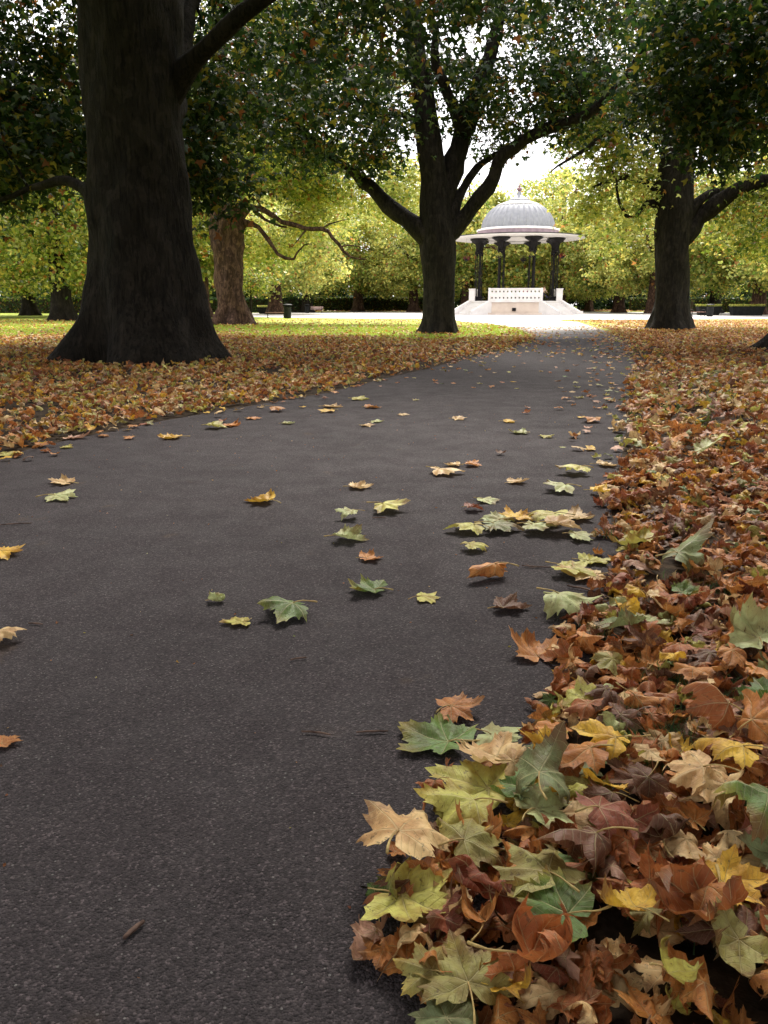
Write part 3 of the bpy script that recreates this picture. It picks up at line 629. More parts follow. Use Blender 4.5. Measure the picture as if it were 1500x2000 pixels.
m = MB(); m.lathe([(pf[10][0]*1.03, zr-.03), (pf[10][0]*1.045, zr+.05), (pf[11][0]*1.05, pf[11][1])], 64, caps=False); m.build('dome_collar', M['white'], dome)
m = MB(); m.lathe([(1.3, zt-.03), (1.3, zt+.08), (1.05, zt+.2), (.7, zt+.42), (.4, zt+.6), (.3, zt+.75), (.2, zt+1.02)], 24); m.build('lantern_cap', M['lead'], bs)
m = MB(); m.lathe([(.12, zt+1.0), (.18, zt+1.1), (.34, zt+1.25), (.28, zt+1.45), (.1, zt+1.55), (.14, zt+1.62), (.03, zt+1.85)], 12); m.build('finial', M['gold'], bs)
# hanging baskets
def basket(px, py, D, pal, label):
    q = P(px, py, D); e = empty('hanging_basket', q, label, 'flower basket', 'hanging baskets under the bandstand canopy')
    m = MB(); m.lathe([(.08, -.28), (.24, -.2), (.34, 0)], 12); m.build('bowl', M['iron'], e)
    m = MB(); top = ZC-q[2]
    for k in range(3): a = k*2.09; m.tube([(.32*math.cos(a), .32*math.sin(a), 0), (0, 0, .55)], .012, 4)
    m.tube([(0, 0, .5), (0, 0, top)], .012, 4); m.build('chain', M['iron'], e)
    n = 160; r = np.random.RandomState(int(px)); d = r.normal(size=(n, 3)); d /= np.linalg.norm(d, axis=1)[:, None]
    leaf_cloud('flowers', d*np.array([.42, .42, .28])*r.uniform(.6, 1, (n, 1))+np.array([0, 0, .08]), .12, palcols(pal, n, r) if isinstance(pal, str) else np.array([pal])*r.uniform(.6, 1.3, (n, 1)), 1, r, e)
basket(911, 505, 103, (.22, .06, .05), 'dark reddish flower basket hanging left of the left columns')
basket(974, 499, 99.2, 'bright', 'yellow green flower basket hanging before the second column group')
basket(1022, 507, 110.5, (.08, .06, .05), 'dark flower basket hanging deeper under the canopy, left of the third column group')
basket(1037, 498, 99.2, 'bright', 'yellow green flower basket hanging before the third column group')
basket(1098, 500, 103, (.35, .07, .04), 'red flower basket hanging right of the right columns')
# ------------------------------------------------------------ people on the bandstand
M['skin'] = mat('skin', (.55, .33, .25), .6)[0]; M['pale_top'] = mat('pale_cloth', (.68, .50, .42), .9)[0]; M['dark_cloth'] = mat('dark_cloth', (.03, .025, .06), .9)[0]
M['pink'] = mat('pink_cloth', (.6, .12, .25), .9)[0]; M['hair'] = mat('brown_hair', (.12, .06, .03), .8)[0]
def skin(name, joints, edges, m, parent=None, loc=None, root=0):
    me = bpy.data.meshes.new(name); me.from_pydata([j[:3] for j in joints], edges, []); me.materials.append(m)
    o = bpy.data.objects.new(name, me); C.objects.link(o)
    if parent: o.parent = parent
    sk = o.modifiers.new('skin', 'SKIN'); sk.use_smooth_shade = True
    if not me.skin_vertices: me.attributes  # layer comes with the modifier in most builds
    lay = me.skin_vertices[0] if me.skin_vertices else None
    if lay is None: raise RuntimeError('no skin layer')
    for i, j in enumerate(joints): r_ = j[3]; lay.data[i].radius = (r_, r_) if not isinstance(r_, tuple) else r_; lay.data[i].use_root = (i == root)
    ss = o.modifiers.new('sub', 'SUBSURF'); ss.levels = 1; ss.render_levels = 1
    return o
import bmesh
def skin_obj(name, joints, edges, m, parent=None):
    bm = bmesh.new(); lay = bm.verts.layers.skin.verify(); vs = []
    for i, j in enumerate(joints):
        v = bm.verts.new(j[:3]); r_ = j[3]; v[lay].radius = (r_, r_) if not isinstance(r_, tuple) else r_; v[lay].use_root = (i == 0); vs.append(v)
    for a, b in edges: bm.edges.new((vs[a], vs[b]))
    me = bpy.data.meshes.new(name); bm.to_mesh(me); bm.free(); me.materials.append(m)
    o = bpy.data.objects.new(name, me); C.objects.link(o)
    if parent: o.parent = parent
    sk = o.modifiers.new('skin', 'SKIN'); sk.use_smooth_shade = True; ss = o.modifiers.new('sub', 'SUBSURF'); ss.levels = 1; ss.render_levels = 1
    return o
def person(loc, rz, h, top, bot, label, lean=.12, reach=.5):
    e = empty('person', loc, label, 'person', rz=rz); k = h/1.72
    # faces +Y
    J = [(0, 0, .95, (.16, .12)), (0, lean*.4, 1.2, (.14, .10)), (0, lean, 1.42, (.17, .10)), (0, lean*1.25, 1.52, .055), (0, lean*1.4, 1.60, (.075, .085)), (0, lean*1.45, 1.68, (.075, .085)),
         (.19, lean, 1.41, .055), (.24, lean+.12, 1.14, .042), (.2, lean+.12+reach*.4, 1.0, .032), (.19, lean+.2+reach*.45, .97, .035),
         (-.19, lean, 1.41, .055), (-.24, lean+.1, 1.14, .042), (-.2, lean+.1+reach*.35, .98, .032), (-.19, lean+.18+reach*.4, .95, .035),
         (.10, 0, .88, .095), (.11, .04, .50, .06), (.12, -.04, .10, .042), (.12, .1, .04, .04),
         (-.10, 0, .88, .095), (-.11, -.1, .50, .06), (-.12, -.24, .10, .042), (-.12, -.11, .04, .04)]
    E = [(0, 1), (1, 2), (2, 3), (3, 4), (4, 5), (2, 6), (6, 7), (7, 8), (8, 9), (2, 10), (10, 11), (11, 12), (12, 13), (0, 14), (14, 15), (15, 16), (16, 17), (0, 18), (18, 19), (19, 20), (20, 21)]
    sc_ = lambda idx, g: [(J[i][0]*k, J[i][1]*k, J[i][2]*k, tuple((x+g)*k for x in (J[i][3] if isinstance(J[i][3], tuple) else (J[i][3],)*2))) for i in idx]
    skin_obj('body', sc_(range(len(J)), 0), E, M['skin'], e)
    idx = [1, 0, 2, 6, 7, 10, 11]; skin_obj('shirt', sc_(idx, .022), [(0, 1), (0, 2), (2, 3), (3, 4), (2, 5), (5, 6)], top, e)
    idx = [0, 14, 15, 16, 18, 19, 20]; skin_obj('trousers', sc_(idx, .02), [(0, 1), (1, 2), (2, 3), (0, 4), (4, 5), (5, 6)], bot, e)
    y_ = lean*1.45*k; m = MB()
    m.lathe([(.085*k, 1.62*k), (.105*k, 1.70*k), (.09*k, 1.77*k), (.03*k, 1.80*k)], 10, (0, y_-.025*k)); m.build('hair', M['hair'], e, smooth=True)
    return e
q = P(1059, 588, 101.5); person((q[0], 101.5, ZS), R(-60), 1.68, M['pale_top'], M['dark_cloth'], 'person in a pale top and dark trousers leaning forward beside the right columns', .2, .6)
q = P(1026, 588, 103); person((q[0], 103.0, ZS), R(20), 1.62, M['pink'], M['dark_cloth'], 'person whose head shows just above the white parapet', .02, .1)
q = P(1046, 588, 101); person((q[0], 101.0, ZS), R(-80), .95, M['pink'], M['pink'], 'small child in pink standing left of the leaning adult', .03, .2)
# pushchair
q = P(1068, 588, 101); e = empty('pushchair', (q[0], 101.0, ZS), 'dark pushchair in front of the leaning person on the bandstand', 'pushchair', rz=R(-90))
m = MB(); m.tube([(-.22, -.45, 1.0), (-.22, .1, .5), (-.22, .45, .1)], .018, 6); m.tube([(.22, -.45, 1.0), (.22, .1, .5), (.22, .45, .1)], .018, 6); m.tube([(-.22, .2, .45), (-.22, -.4, .1)], .018, 6); m.tube([(.22, .2, .45), (.22, -.4, .1)], .018, 6); m.tube([(-.22, -.45, 1.0), (.22, -.45, 1.0)], .02, 6); m.build('frame', M['iron'], e)
m = MB(); m.add([(-.2, .25, .42), (.2, .25, .42), (.2, -.12, .4), (-.2, -.12, .4), (-.2, .25, .5), (.2, .25, .5), (.2, -.06, .47), (-.2, -.06, .47), (-.2, -.28, .85), (.2, -.28, .85), (-.2, -.22, .87), (.2, -.22, .87)], [(0, 1, 2, 3), (4, 7, 6, 5), (3, 2, 9, 8), (7, 10, 11, 6), (0, 4, 5, 1), (8, 9, 11, 10), (0, 3, 7, 4), (1, 5, 6, 2), (3, 8, 10, 7), (2, 6, 11, 9)]); m.build('seat', M['dark_cloth'], e)
for x in (-.26, .26):
    for y in (-.4, .42):
        m = MB(); m.add([(x-.02+.04*s, y+.1*math.cos(a*math.pi/6), .1+.1*math.sin(a*math.pi/6)) for s in (0, 1) for a in range(12)], [tuple(range(12)), tuple(reversed(range(12, 24)))]+[(i, 12+i, 12+(i+1) % 12, (i+1) % 12) for i in range(12)]); m.build('wheel', M['iron'], e)
# ------------------------------------------------------------ benches, bins, planters, hedges
def make_bench(loc, rz, label, back=True, wood='wood'):
    e = empty('park_bench', loc, label, 'bench', 'benches round the plaza', rz)
    m = MB()
    for k in range(4): m.box(-.9, .9, -.22+k*.115, -.13+k*.115, .43, .475)
    m.build('seat', M[wood], e, bevel=.006)
    m = MB()
    for k in range(3 if back else 0):
        z = .56+k*.115; y = .26+k*.025; m.box(-.9, .9, y, y+.03, z, z+.09)
    if back: m.build('backrest', M[wood], e, bevel=.006)
    for s in (-.72, .72):
        m = MB(); m.tube([(s, -.26, 0), (s, -.18, .2), (s, -.24, .42), (s, .22, .42), (s, .31, .9 if back else .62)], .026, 6); m.tube([(s, .36, 0), (s, .22, .2), (s, .24, .42)], .026, 6)
        m.tube([(s, -.22, .42), (s, -.26, .62), (s, -.1, .67), (s, .26, .66)], .02, 6); m.build('leg', M['iron'], e)
    return e
def make_bin(loc, label):
    e = empty('litter_bin', loc, label, 'litter bin', 'litter bins round the plaza')
    m = MB(); m.lathe([(.27, 0), (.27, .05), (.30, .08), (.32, .86), (.34, .88), (.34, .93)], 20); m.build('body', M['planter'], e)
    m = MB()
    for k in range(4): a = k*math.pi/2+.78; m.tube([(.3*math.cos(a), .3*math.sin(a), .92), (.3*math.cos(a), .3*math.sin(a), 1.12)], .018, 5)
    m.lathe([(.42, 1.08), (.42, 1.13), (.30, 1.18), (.05, 1.20)], 20); m.build('lid', M['planter'], e)
    return e
def make_planter(loc, L, label, seed, h=.75, rz=0):
    e = empty('planter', loc, label, 'planter', 'trough planters round the plaza', rz)
    m = MB(); a, b = L/2, L/2+.22; c, d = .38, .55
    V = [(-a, -c, 0), (a, -c, 0), (a, c, 0), (-a, c, 0), (-b, -d, h), (b, -d, h), (b, d, h), (-b, d, h)]
    m.add(V, [(0, 3, 2, 1), (4, 5, 6, 7), (0, 1, 5, 4), (1, 2, 6, 5), (2, 3, 7, 6), (3, 0, 4, 7)])
    m.box(-b-.03, b+.03, -d-.03, -d+.03, h-.07, h+.02); m.box(-b-.03, b+.03, d-.03, d+.03, h-.07, h+.02)
    m.build('trough', M['planter'], e)
    r = np.random.RandomState(seed); n = 1400; p = np.stack([r.uniform(-b, b, n), r.uniform(-d, d, n), h+r.uniform(0, .24, n)], 1)
    leaf_cloud('plants', p, .09, palcols('bright', n, r)*1.1, 1, r, e); return e
def hedge(x0, x1, y, h, d, label, seed, pal='wood'):
    e = empty('hedge', ((x0+x1)/2, y, 0), label, 'hedge', 'clipped hedges behind the plaza'); L = x1-x0
    m = MB(); m.box(-L/2+.1, L/2-.1, -d/2+.12, d/2-.12, 0, h-.12); m.build('inner_twigs', M['soil'], e)
    r = np.random.RandomState(seed); n = int(L*(h*2+d)*55); u = r.uniform(0, 1, n); side = r.choice(3, n, p=[.4, .45, .15])
    p = np.stack([r.uniform(-L/2, L/2, n), np.where(side == 0, -d/2, np.where(side == 2, d/2, r.uniform(-d/2, d/2, n))), np.where(side == 1, h, u*h)], 1)+r.normal(0, .05, (n, 3))
    p[:, 2] = np.abs(p[:, 2])+.03*np.sin(p[:, 0]*2.1); cols = palcols(pal, n, r); 
    leaf_cloud('foliage', p, .2, cols, 1, r, e, flat=.9); return e
g = G(539, 621); make_bench((g[0], g[1], .012), R(12), 'dark backless park bench between the left planter and its litter bin', False)
g = G(562, 622); make_bin((g[0], g[1], .012), 'black lidded litter bin at the right end of the near left bench')
g = G(524, 613); make_planter((g[0], g[1], .012), 2.2, 'black trough planter with pale flowers behind the near left bench', 3, .8)
g = G(619, 611); make_bench((g[0], g[1], .012), R(0), 'pinkish slatted bench beside the far bin, before the hedge', True, 'pink_wood')
g = G(600, 611.5); make_bin((g[0], g[1], .012), 'far litter bin at the left end of the pinkish bench')
g = G(1386, 618.5); make_bin((g[0], g[1], .012), 'black litter bin before the planter, right of the dark right trunk')
g = G(1384, 616); make_planter((g[0], g[1]+.2, .012), 2.1, 'planter with white flowers directly behind the right litter bin', 4, .95)
g = G(1360, 619); make_bench((g[0], g[1], .012), R(200), 'bench half hidden by the dark right trunk', False)
g = G(1457, 616.5); make_planter((g[0], g[1], .012), 3.1, 'long dark trough planter nearest the right edge of the picture', 5, .95)
def xat(px, D): return P(px, 600, D)[0]
hedge(xat(615, 146), xat(835, 146), 146, 2.3, 1.6, 'long clipped hedge behind the pinkish bench, left of the forked trunk', 1, 'dark')
hedge(xat(225, 128), xat(600, 128), 128, 2.0, 1.6, 'low clipped hedge behind the sunlit brown trunk', 2)
hedge(xat(-60, 118), xat(215, 118), 118, 2.0, 1.6, 'clipped hedge at the far left beyond the lawn', 3, 'dark')
hedge(xat(1230, 146), xat(1345, 146), 146, 2.2, 1.6, 'clipped hedge just left of the dark right trunk', 4, 'dark')
hedge(xat(1350, 128), xat(1600, 128), 128, 2.1, 1.6, 'clipped hedge behind the right planters', 6, 'dark')
# dark shrubs behind the hedges
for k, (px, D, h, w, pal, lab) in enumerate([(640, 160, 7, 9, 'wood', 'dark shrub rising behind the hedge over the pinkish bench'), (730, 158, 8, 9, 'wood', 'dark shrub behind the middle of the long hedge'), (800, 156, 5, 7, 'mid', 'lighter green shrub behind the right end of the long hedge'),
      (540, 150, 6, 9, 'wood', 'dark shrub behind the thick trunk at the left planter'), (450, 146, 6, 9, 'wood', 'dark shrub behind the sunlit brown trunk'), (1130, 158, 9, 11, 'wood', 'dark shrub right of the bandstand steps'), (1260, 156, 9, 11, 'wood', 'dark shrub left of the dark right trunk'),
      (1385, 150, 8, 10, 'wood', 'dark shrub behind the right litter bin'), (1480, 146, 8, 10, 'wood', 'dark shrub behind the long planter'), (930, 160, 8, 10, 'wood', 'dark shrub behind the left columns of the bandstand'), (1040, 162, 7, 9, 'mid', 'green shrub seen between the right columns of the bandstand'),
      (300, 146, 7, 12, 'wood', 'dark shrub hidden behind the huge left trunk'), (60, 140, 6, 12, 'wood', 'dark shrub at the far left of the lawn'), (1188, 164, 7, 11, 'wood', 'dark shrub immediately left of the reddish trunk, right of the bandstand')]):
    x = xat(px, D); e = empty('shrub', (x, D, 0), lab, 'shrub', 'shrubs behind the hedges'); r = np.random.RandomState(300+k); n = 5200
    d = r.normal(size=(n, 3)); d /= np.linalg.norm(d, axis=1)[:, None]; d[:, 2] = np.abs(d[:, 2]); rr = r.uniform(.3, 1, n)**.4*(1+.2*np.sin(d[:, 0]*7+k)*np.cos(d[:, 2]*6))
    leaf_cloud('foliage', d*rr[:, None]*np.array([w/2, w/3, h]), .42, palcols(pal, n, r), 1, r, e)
    m = MB()
    for j in range(5): a = j*1.3; m.tube([(0, 0, -.05), (math.cos(a)*.8, math.sin(a)*.6, h*.35), (math.cos(a)*1.8, math.sin(a)*1.2, h*.7)], [.14, .09, .03], 6)
    m.build('stems', M['bark'], e)
# slim pole on the right
g = G(1483, 611); e = empty('lamp_post', (g[0], g[1], 0), 'slim pale post standing behind the long right planter', 'lamp post')
m = MB(); m.lathe([(.12, 0), (.12, .6), (.07, .7), (.06, 4.6)], 10); m.build('post', M['white'], e)
m = MB(); m.lathe([(.08, 4.6), (.22, 4.9), (.26, 5.2), (.05, 5.4)], 10); m.build('lantern', M['iron'], e)
# ------------------------------------------------------------ fallen leaves
OUT_HI = [(0, 1.0), (4, .90), (8, .83), (11, .87), (14, .73), (18, .68), (21, .70), (26, .58), (31, .63), (35, .74), (38, .70), (43, .79), (46, .80), (51, .94), (55, .80), (60, .76), (63, .80), (67, .66), (71, .60), (77, .52), (83, .56), (88, .65), (92, .60), (97, .64), (103, .76), (108, .62), (113, .58), (119, .60), (126, .49), (136, .46), (147, .42), (160, .34), (174, .12)]
OUT_MD = [(0, 1.0), (14, .74), (26, .58), (37, .72), (50, .92), (62, .76), (77, .52), (90, .62), (103, .74), (122, .54), (146, .42), (172, .14)]
OUT_LO = [(0, 1.0), (26, .58), (50, .9), (77, .52), (103, .7), (145, .42)]
def leaf_shape(rng, lod, form, gain=1.0):
    tab = {0: OUT_HI, 1: OUT_MD, 2: OUT_LO}[lod]; rings = {0: [.2, .4, .6, .8, .93, 1], 1: [.4, .75, 1], 2: [.55, 1]}[lod]
    a = np.array([t[0] for t in tab]+[360-t[0] for t in tab[:0:-1]], float); r = np.array([t[1] for t in tab]+[t[1] for t in tab[:0:-1]], float)
    lob = 1+.10*np.sin(R(1)*a*2+rng.uniform(0, 6))+.07*np.sin(R(1)*a*3+rng.uniform(0, 6)); r = .12+(r-.12)*lob*rng.uniform(.9, 1.05)+(rng.normal(0, .018, len(r)) if lod == 0 else 0)
    a = a+rng.uniform(-4, 4)*np.sin(R(1)*a)
    X_, Y_ = r*np.sin(R(1)*a), r*np.cos(R(1)*a); n = len(a)
    rings = [.012]+rings; V = [(X_[i]*q, Y_[i]*q) for q in rings for i in range(n)]; V = np.array(V); uv = V.copy(); rad = np.linalg.norm(V, axis=1); th = np.arctan2(V[:, 0], V[:, 1])
    F = []
    for k in range(len(rings)-1):
        b = k*n
        for i in range(n): F.append((b+i, b+n+i, b+n+(i+1) % n, b+(i+1) % n))
    k1, k2, fold, cr, lift = {'flat': (.5, .35, .14, .09, .14), 'wavy': (1.0, .7, .2, .16, .28), 'cup': (1.5, 1.0, .2, .15, .3), 'curl': (2.6, 1.1, .28, .2, .25), 'roll': (4.2, .6, .2, .16, .15), 'fold': (1.2, .5, 1.0, .13, .15), 'arch': (-1.6, -.9, .12, .13, -.15)}[form]
    k1 *= gain; k2 *= gain; cr *= gain; lift *= gain; fold *= gain
    k1 *= rng.uniform(.75, 1.25); k2 *= rng.uniform(-.6, 1.2); sgn = 1 if form == 'arch' or rng.rand() < .72 else -1
    z = fold*np.abs(V[:, 0])*.6+cr*rad*(np.sin(5*V[:, 0]+rng.uniform(0, 6))*np.sin(4.3*V[:, 1]+rng.uniform(0, 6))+.5*np.sin(11*V[:, 0]+7*V[:, 1]+rng.uniform(0, 6)))
    z += .03*rad*np.cos(7.2*th)*-1+cr*.9*rad**2*np.sin(2.3*V[:, 0]+rng.uniform(0, 6))*np.cos(2.9*V[:, 1]+rng.uniform(0, 6))+lift*rad**2*np.sin(2*th+rng.uniform(0, 6))+ (.05*np.sin(9*th+rng.uniform(0, 6))*rad**3)
    e1, e2 = rng.uniform(0, 6, 2); z += {'flat': .35, 'wavy': .9}.get(form, 1.5)*gain*np.clip(rad-.5, 0, 1)**2*(.6+np.sin(th+e1)+.6*np.sin(2*th+e2))   # margins curl as they dry
    if lod == 0:   # veins sit in shallow grooves
        for ang in (0, 50, 103, -50, -103):
            al = V[:, 0]*math.sin(R(ang))+V[:, 1]*math.cos(R(ang)); ac = np.abs(V[:, 0]*math.cos(R(ang))-V[:, 1]*math.sin(R(ang))); z -= .035*np.exp(-(ac/.06)**2)*(al > 0)*np.clip(al*3, 0, 1)
    ph = rng.uniform(-.5, .5) if form != 'roll' else rng.uniform(-1.2, 1.2); c, s = math.cos(ph), math.sin(ph); x, y = V[:, 0]*c-V[:, 1]*s, V[:, 0]*s+V[:, 1]*c
    for _ in range(1):
        if abs(k1) > .05:
            q = k1*x; rr = 1/k1-z; x, z = np.sin(q)*rr, 1/k1-np.cos(q)*rr
        if abs(k2) > .05:
            yy = y-.3; q = k2*yy; rr = 1/k2-z; y, z = np.sin(q)*rr+.3, 1/k2-np.cos(q)*rr
    x, y = x*c+y*s, -x*s+y*c; z = z*sgn
    W = np.stack([x, y, z], 1); return W-np.array([0, 0, W[0, 2]]), np.array(F), uv
FORMS = ['flat', 'wavy', 'cup', 'curl', 'roll', 'fold', 'arch']
lr = np.random.RandomState(99)
COL = {'rust': (.50, .17, .05), 'orange brown': (.68, .29, .075), 'dark brown': (.19, .08, .042), 'red brown': (.31, .09, .045), 'tan': (.84, .60, .29), 'golden yellow': (.86, .55, .06), 'yellow green': (.62, .60, .14), 'pale green': (.54, .60, .27), 'green': (.13, .23, .045), 'olive': (.36, .33, .10), 'grey green': (.26, .31, .13), 'pinkish brown': (.66, .38, .27)}
STEM = {}
def stem_mesh(rng, s, L, heel=0.0, w=.03):
    b = rng.uniform(-.35, .35); pts = [(0, 0, 0), (b*.25, -.3*L, .05), (b*.7, -.7*L, .03+heel*.5), (b*1.4, -L, heel)]
    pts = smooth_poly([(*p, 1) for p in pts], .12)[:, :3]; k = len(pts); rad = [w*(.75 if i < k-2 else 1.15) for i in range(k)]
    m = MB(); m.tube(pts*s, [q*s for q in rad], 6); return m
LABELS = {}; ALL = []
def leaf_object(x, y, z0, s, head, colname, form, label=None, tilt=(0, 0), stem=True, place='', lod=0, group='fallen leaves', rng=lr, col=None, gain=1.0):
    W, F, uv = leaf_shape(rng, lod, form, gain); a = head
    Rm = rotmats(1, np.array([a]), np.array([tilt[0]]), np.array([tilt[1]]), rng)[0]
    W = (W @ Rm.T)*s; zmin = W[:, 2].min(); base = np.array(COL[colname])*rng.uniform(.88, 1.12) if col is None else np.array(col)
    rad = np.linalg.norm(uv, axis=1)
    cols = np.repeat(base[None], len(W), 0)
    if colname in ('green', 'olive', 'yellow green', 'golden yellow') and rng.rand() < .6:     # autumn margin turning
        t = np.clip((rad-.55)*1.8, 0, 1)[:, None]*rng.uniform(.3, .8); cols = cols*(1-t)+np.array(COL['golden yellow' if colname != 'golden yellow' else 'orange brown'])*t
    u3 = np.concatenate([uv, np.full((len(uv), 1), rng.uniform(0, 50))], 1)
    o = mesh_arrays('fallen_leaf', W-np.array([0, 0, zmin]), F, M['fallen'], None, col=cols, uv=u3, smooth=True, loc=(x, y, z0))
    if stem:
        m = stem_mesh(rng, s, rng.uniform(.45, .75), heel=-.0, w=.019); V = (np.array(m.v) @ Rm.T)-np.array([0, 0, zmin]); V[:, 2] = np.maximum(V[:, 2], .004)
        m.v = [tuple(v) for v in V]; st = m.build('stem', M['stem'], o, smooth=True)
    ALL.append((o, colname, form, place)); tag(o, label, 'leaf', group); return o
# --- leaf-covered edge of the bed (nearer than the edge of the asphalt, leaves spill over it)
EP = [(800, 2010), (720, 1860), (760, 1700), (870, 1560), (1050, 1440), (1095, 1345), (1110, 1250), (1165, 1180), (1170, 1100), (1180, 960), (1210, 880), (1217, 820), (1226, 760), (1242, 702)]
EW = np.array([G(*p)[:2] for p in EP])
def xE(y): return np.where(y < EW[-1, 1], np.interp(y, EW[:, 1], EW[:, 0]), np.interp(y, RW[:, 1], RW[:, 0]))
def sstep(a, b, t): u = np.clip((t-a)/(b-a), 0, 1); return u*u*(3-2*u)
def nz2(x, y): return np.sin(x*7.1+y*3.3)*np.sin(y*8.7-x*2.9)*.5+np.sin(x*17+1.3)*np.sin(y*15.1+x*4)*.5
def pile(x, y):
    d = np.where(x > xE(y)-.02, x-xE(y), xL(y)-x); return .06*sstep(-.05, .5, d)*(1+.35*nz2(x*.6, y*.6))
CN = list(COL)
WR = dict(zip(CN, [0]*12)); 
def weights(d): v = np.array([d.get(c, 0) for c in CN], float); return v/v.sum()
W_NEAR = weights({'rust': 4.2, 'orange brown': 5, 'dark brown': 2.4, 'red brown': 2.0, 'tan': 2.2, 'golden yellow': 1.0, 'yellow green': .7, 'pale green': .2, 'green': .2, 'olive': .4, 'grey green': .15, 'pinkish brown': .9})
W_MID = weights({'rust': 2.0, 'orange brown': 4.5, 'dark brown': .8, 'red brown': .7, 'tan': 4.6, 'golden yellow': 1.8, 'yellow green': 2.0, 'pale green': .8, 'green': .25, 'olive': .6, 'grey green': .3, 'pinkish brown': 1.8})
W_FAR = weights({'rust': 3.4, 'orange brown': 4.8, 'dark brown': 1.0, 'red brown': 1.0, 'tan': 3.6, 'golden yellow': 1.5, 'yellow green': 1.2, 'olive': .7})
W_LEFT = weights({'rust': 2.6, 'orange brown': 4, 'dark brown': 1.1, 'red brown': .9, 'tan': 3.6, 'golden yellow': 2.4, 'yellow green': 2.2, 'olive': .9, 'pale green': .3})
def sample(x0f, x1f, y0, y1, dens, rng):
    ys = rng.uniform(y0, y1, int(dens*(y1-y0)*60)); n = len(ys); xs = rng.uniform(-1, 1, n); a, b = x0f(ys), x1f(ys); w = np.maximum(b-a, 0)
    keep = rng.rand(n) < w/60; ys = ys[keep]; return a[keep]+(b-a)[keep]*(xs[keep]+1)/2, ys
def frameR(y): return .52*y+.9
def frameL(y): return -.52*y-.9
def batch(name, xs, ys, s, wts, lod, rng, zf_, tiltsd, forms, kind='stuff', nvar=48, gain=1.0):
    n = len(xs); var = [leaf_shape(rng, lod, forms[rng.randint(len(forms))], gain) for _ in range(nvar)]; k = len(var[0][0]); F = var[0][1]
    VV = np.stack([v[0] for v in var]); UV = np.stack([v[2] for v in var]); vi = rng.randint(nvar, size=n)
    Rm = rotmats(n, rng.uniform(0, 6.28, n), rng.normal(0, tiltsd, n), rng.normal(0, tiltsd, n), rng); V = np.einsum('nij,nkj->nki', Rm, VV[vi])*s[:, None, None]
    zmin = V[:, :, 2].min(1); z0 = zf_*rng.uniform(0, 1, n)
    V[:, :, 2] += (z0-zmin+.008)[:, None]; V[:, :, 0] += xs[:, None]; V[:, :, 1] += ys[:, None]
    ci = rng.choice(len(CN), n, p=wts); c = np.array([COL[q] for q in CN])[ci]*rng.uniform(.72, 1.2, (n, 1))
    FF = (F[None]+(np.arange(n)*k)[:, None, None]).reshape(-1, 4)
    uv3 = np.concatenate([UV[vi], np.broadcast_to(rng.uniform(0, 50, n)[:, None, None], (n, k, 1))], 2).reshape(-1, 3)
    o = mesh_arrays(name, V.reshape(-1, 3), FF, M['fallen'], None, col=np.repeat(c, k, 0), uv=uv3, smooth=True); tag(o, kind=kind); return o
CURLY = ['curl', 'roll', 'cup', 'wavy', 'fold', 'arch', 'roll', 'curl']; SOFT = ['flat', 'wavy', 'cup', 'curl', 'arch', 'wavy']
def drift(x, y): return .62+.38*np.clip(1.6*(np.sin(x*1.9+.6*y)*np.sin(y*1.3-x*.8)+.6*np.sin(x*4.3-y*2.1)*np.sin(y*3.7+x))+.45, -1, 1)
# right bed, near: under-layer as one mass, the top leaves as individuals
x, y = sample(lambda y: xE(y)-.04, frameR, .45, 6.2, 420, lr)
d = x-xE(y)+.05*nz2(x, y); kp = lr.rand(len(x)) < sstep(-.06, .14, d)*np.where(y < 2.6, 1, .72+.2*nz2(x*.5, y*.5)); x, y = x[kp], y[kp]
batch('leaf_litter', x, y, lr.uniform(.04, .092, len(x)), W_NEAR, 0, lr, pile(x, y)*.85, .3, CURLY+['wavy', 'flat', 'arch'])
x, y = sample(lambda y: xE(y)-.1, frameR, 6.2, 14, 190, lr); d = x-xE(y)+.12*nz2(x*.6, y*.6); kp = lr.rand(len(x)) < drift(x, y)*sstep(-.12, .25, d); x, y = x[kp], y[kp]
batch('leaf_litter', x, y, lr.uniform(.045, .11, len(x)), W_MID, 1, lr, pile(x, y), .38, CURLY+SOFT)
def lawn_fade(x, y, y0, y1): return 1-.95*sstep(y0, y1, y+2.2*np.sin(x*.35+1)+1.3*np.sin(x*1.1)+.8*nz2(x*.2, y*.3))
x, y = sample(lambda y: xR(y)-.15, lambda y: .52*y+2, 14, 34, 120, lr); kp = (lr.rand(len(x)) < drift(x, y)*sstep(-.15, .35, x-xR(y)+.2*nz2(x*.5, y*.5))); x, y = x[kp], y[kp]
batch('leaf_litter', x, y, lr.uniform(.04, .105, len(x)), W_FAR, 2, lr, .05+0*x, .35, CURLY+SOFT)
x, y = sample(lambda y: xR(np.minimum(y, 50))+.1, lambda y: .52*y+2, 34, 62, 42, lr); kp = lr.rand(len(x)) < np.maximum(lawn_fade(x, y, 38, 50), sstep(12, 16, x)*.85); x, y = x[kp], y[kp]
batch('leaf_litter', x, y, lr.uniform(.07, .11, len(x)), W_FAR, 2, lr, .04+0*x, .3, SOFT)
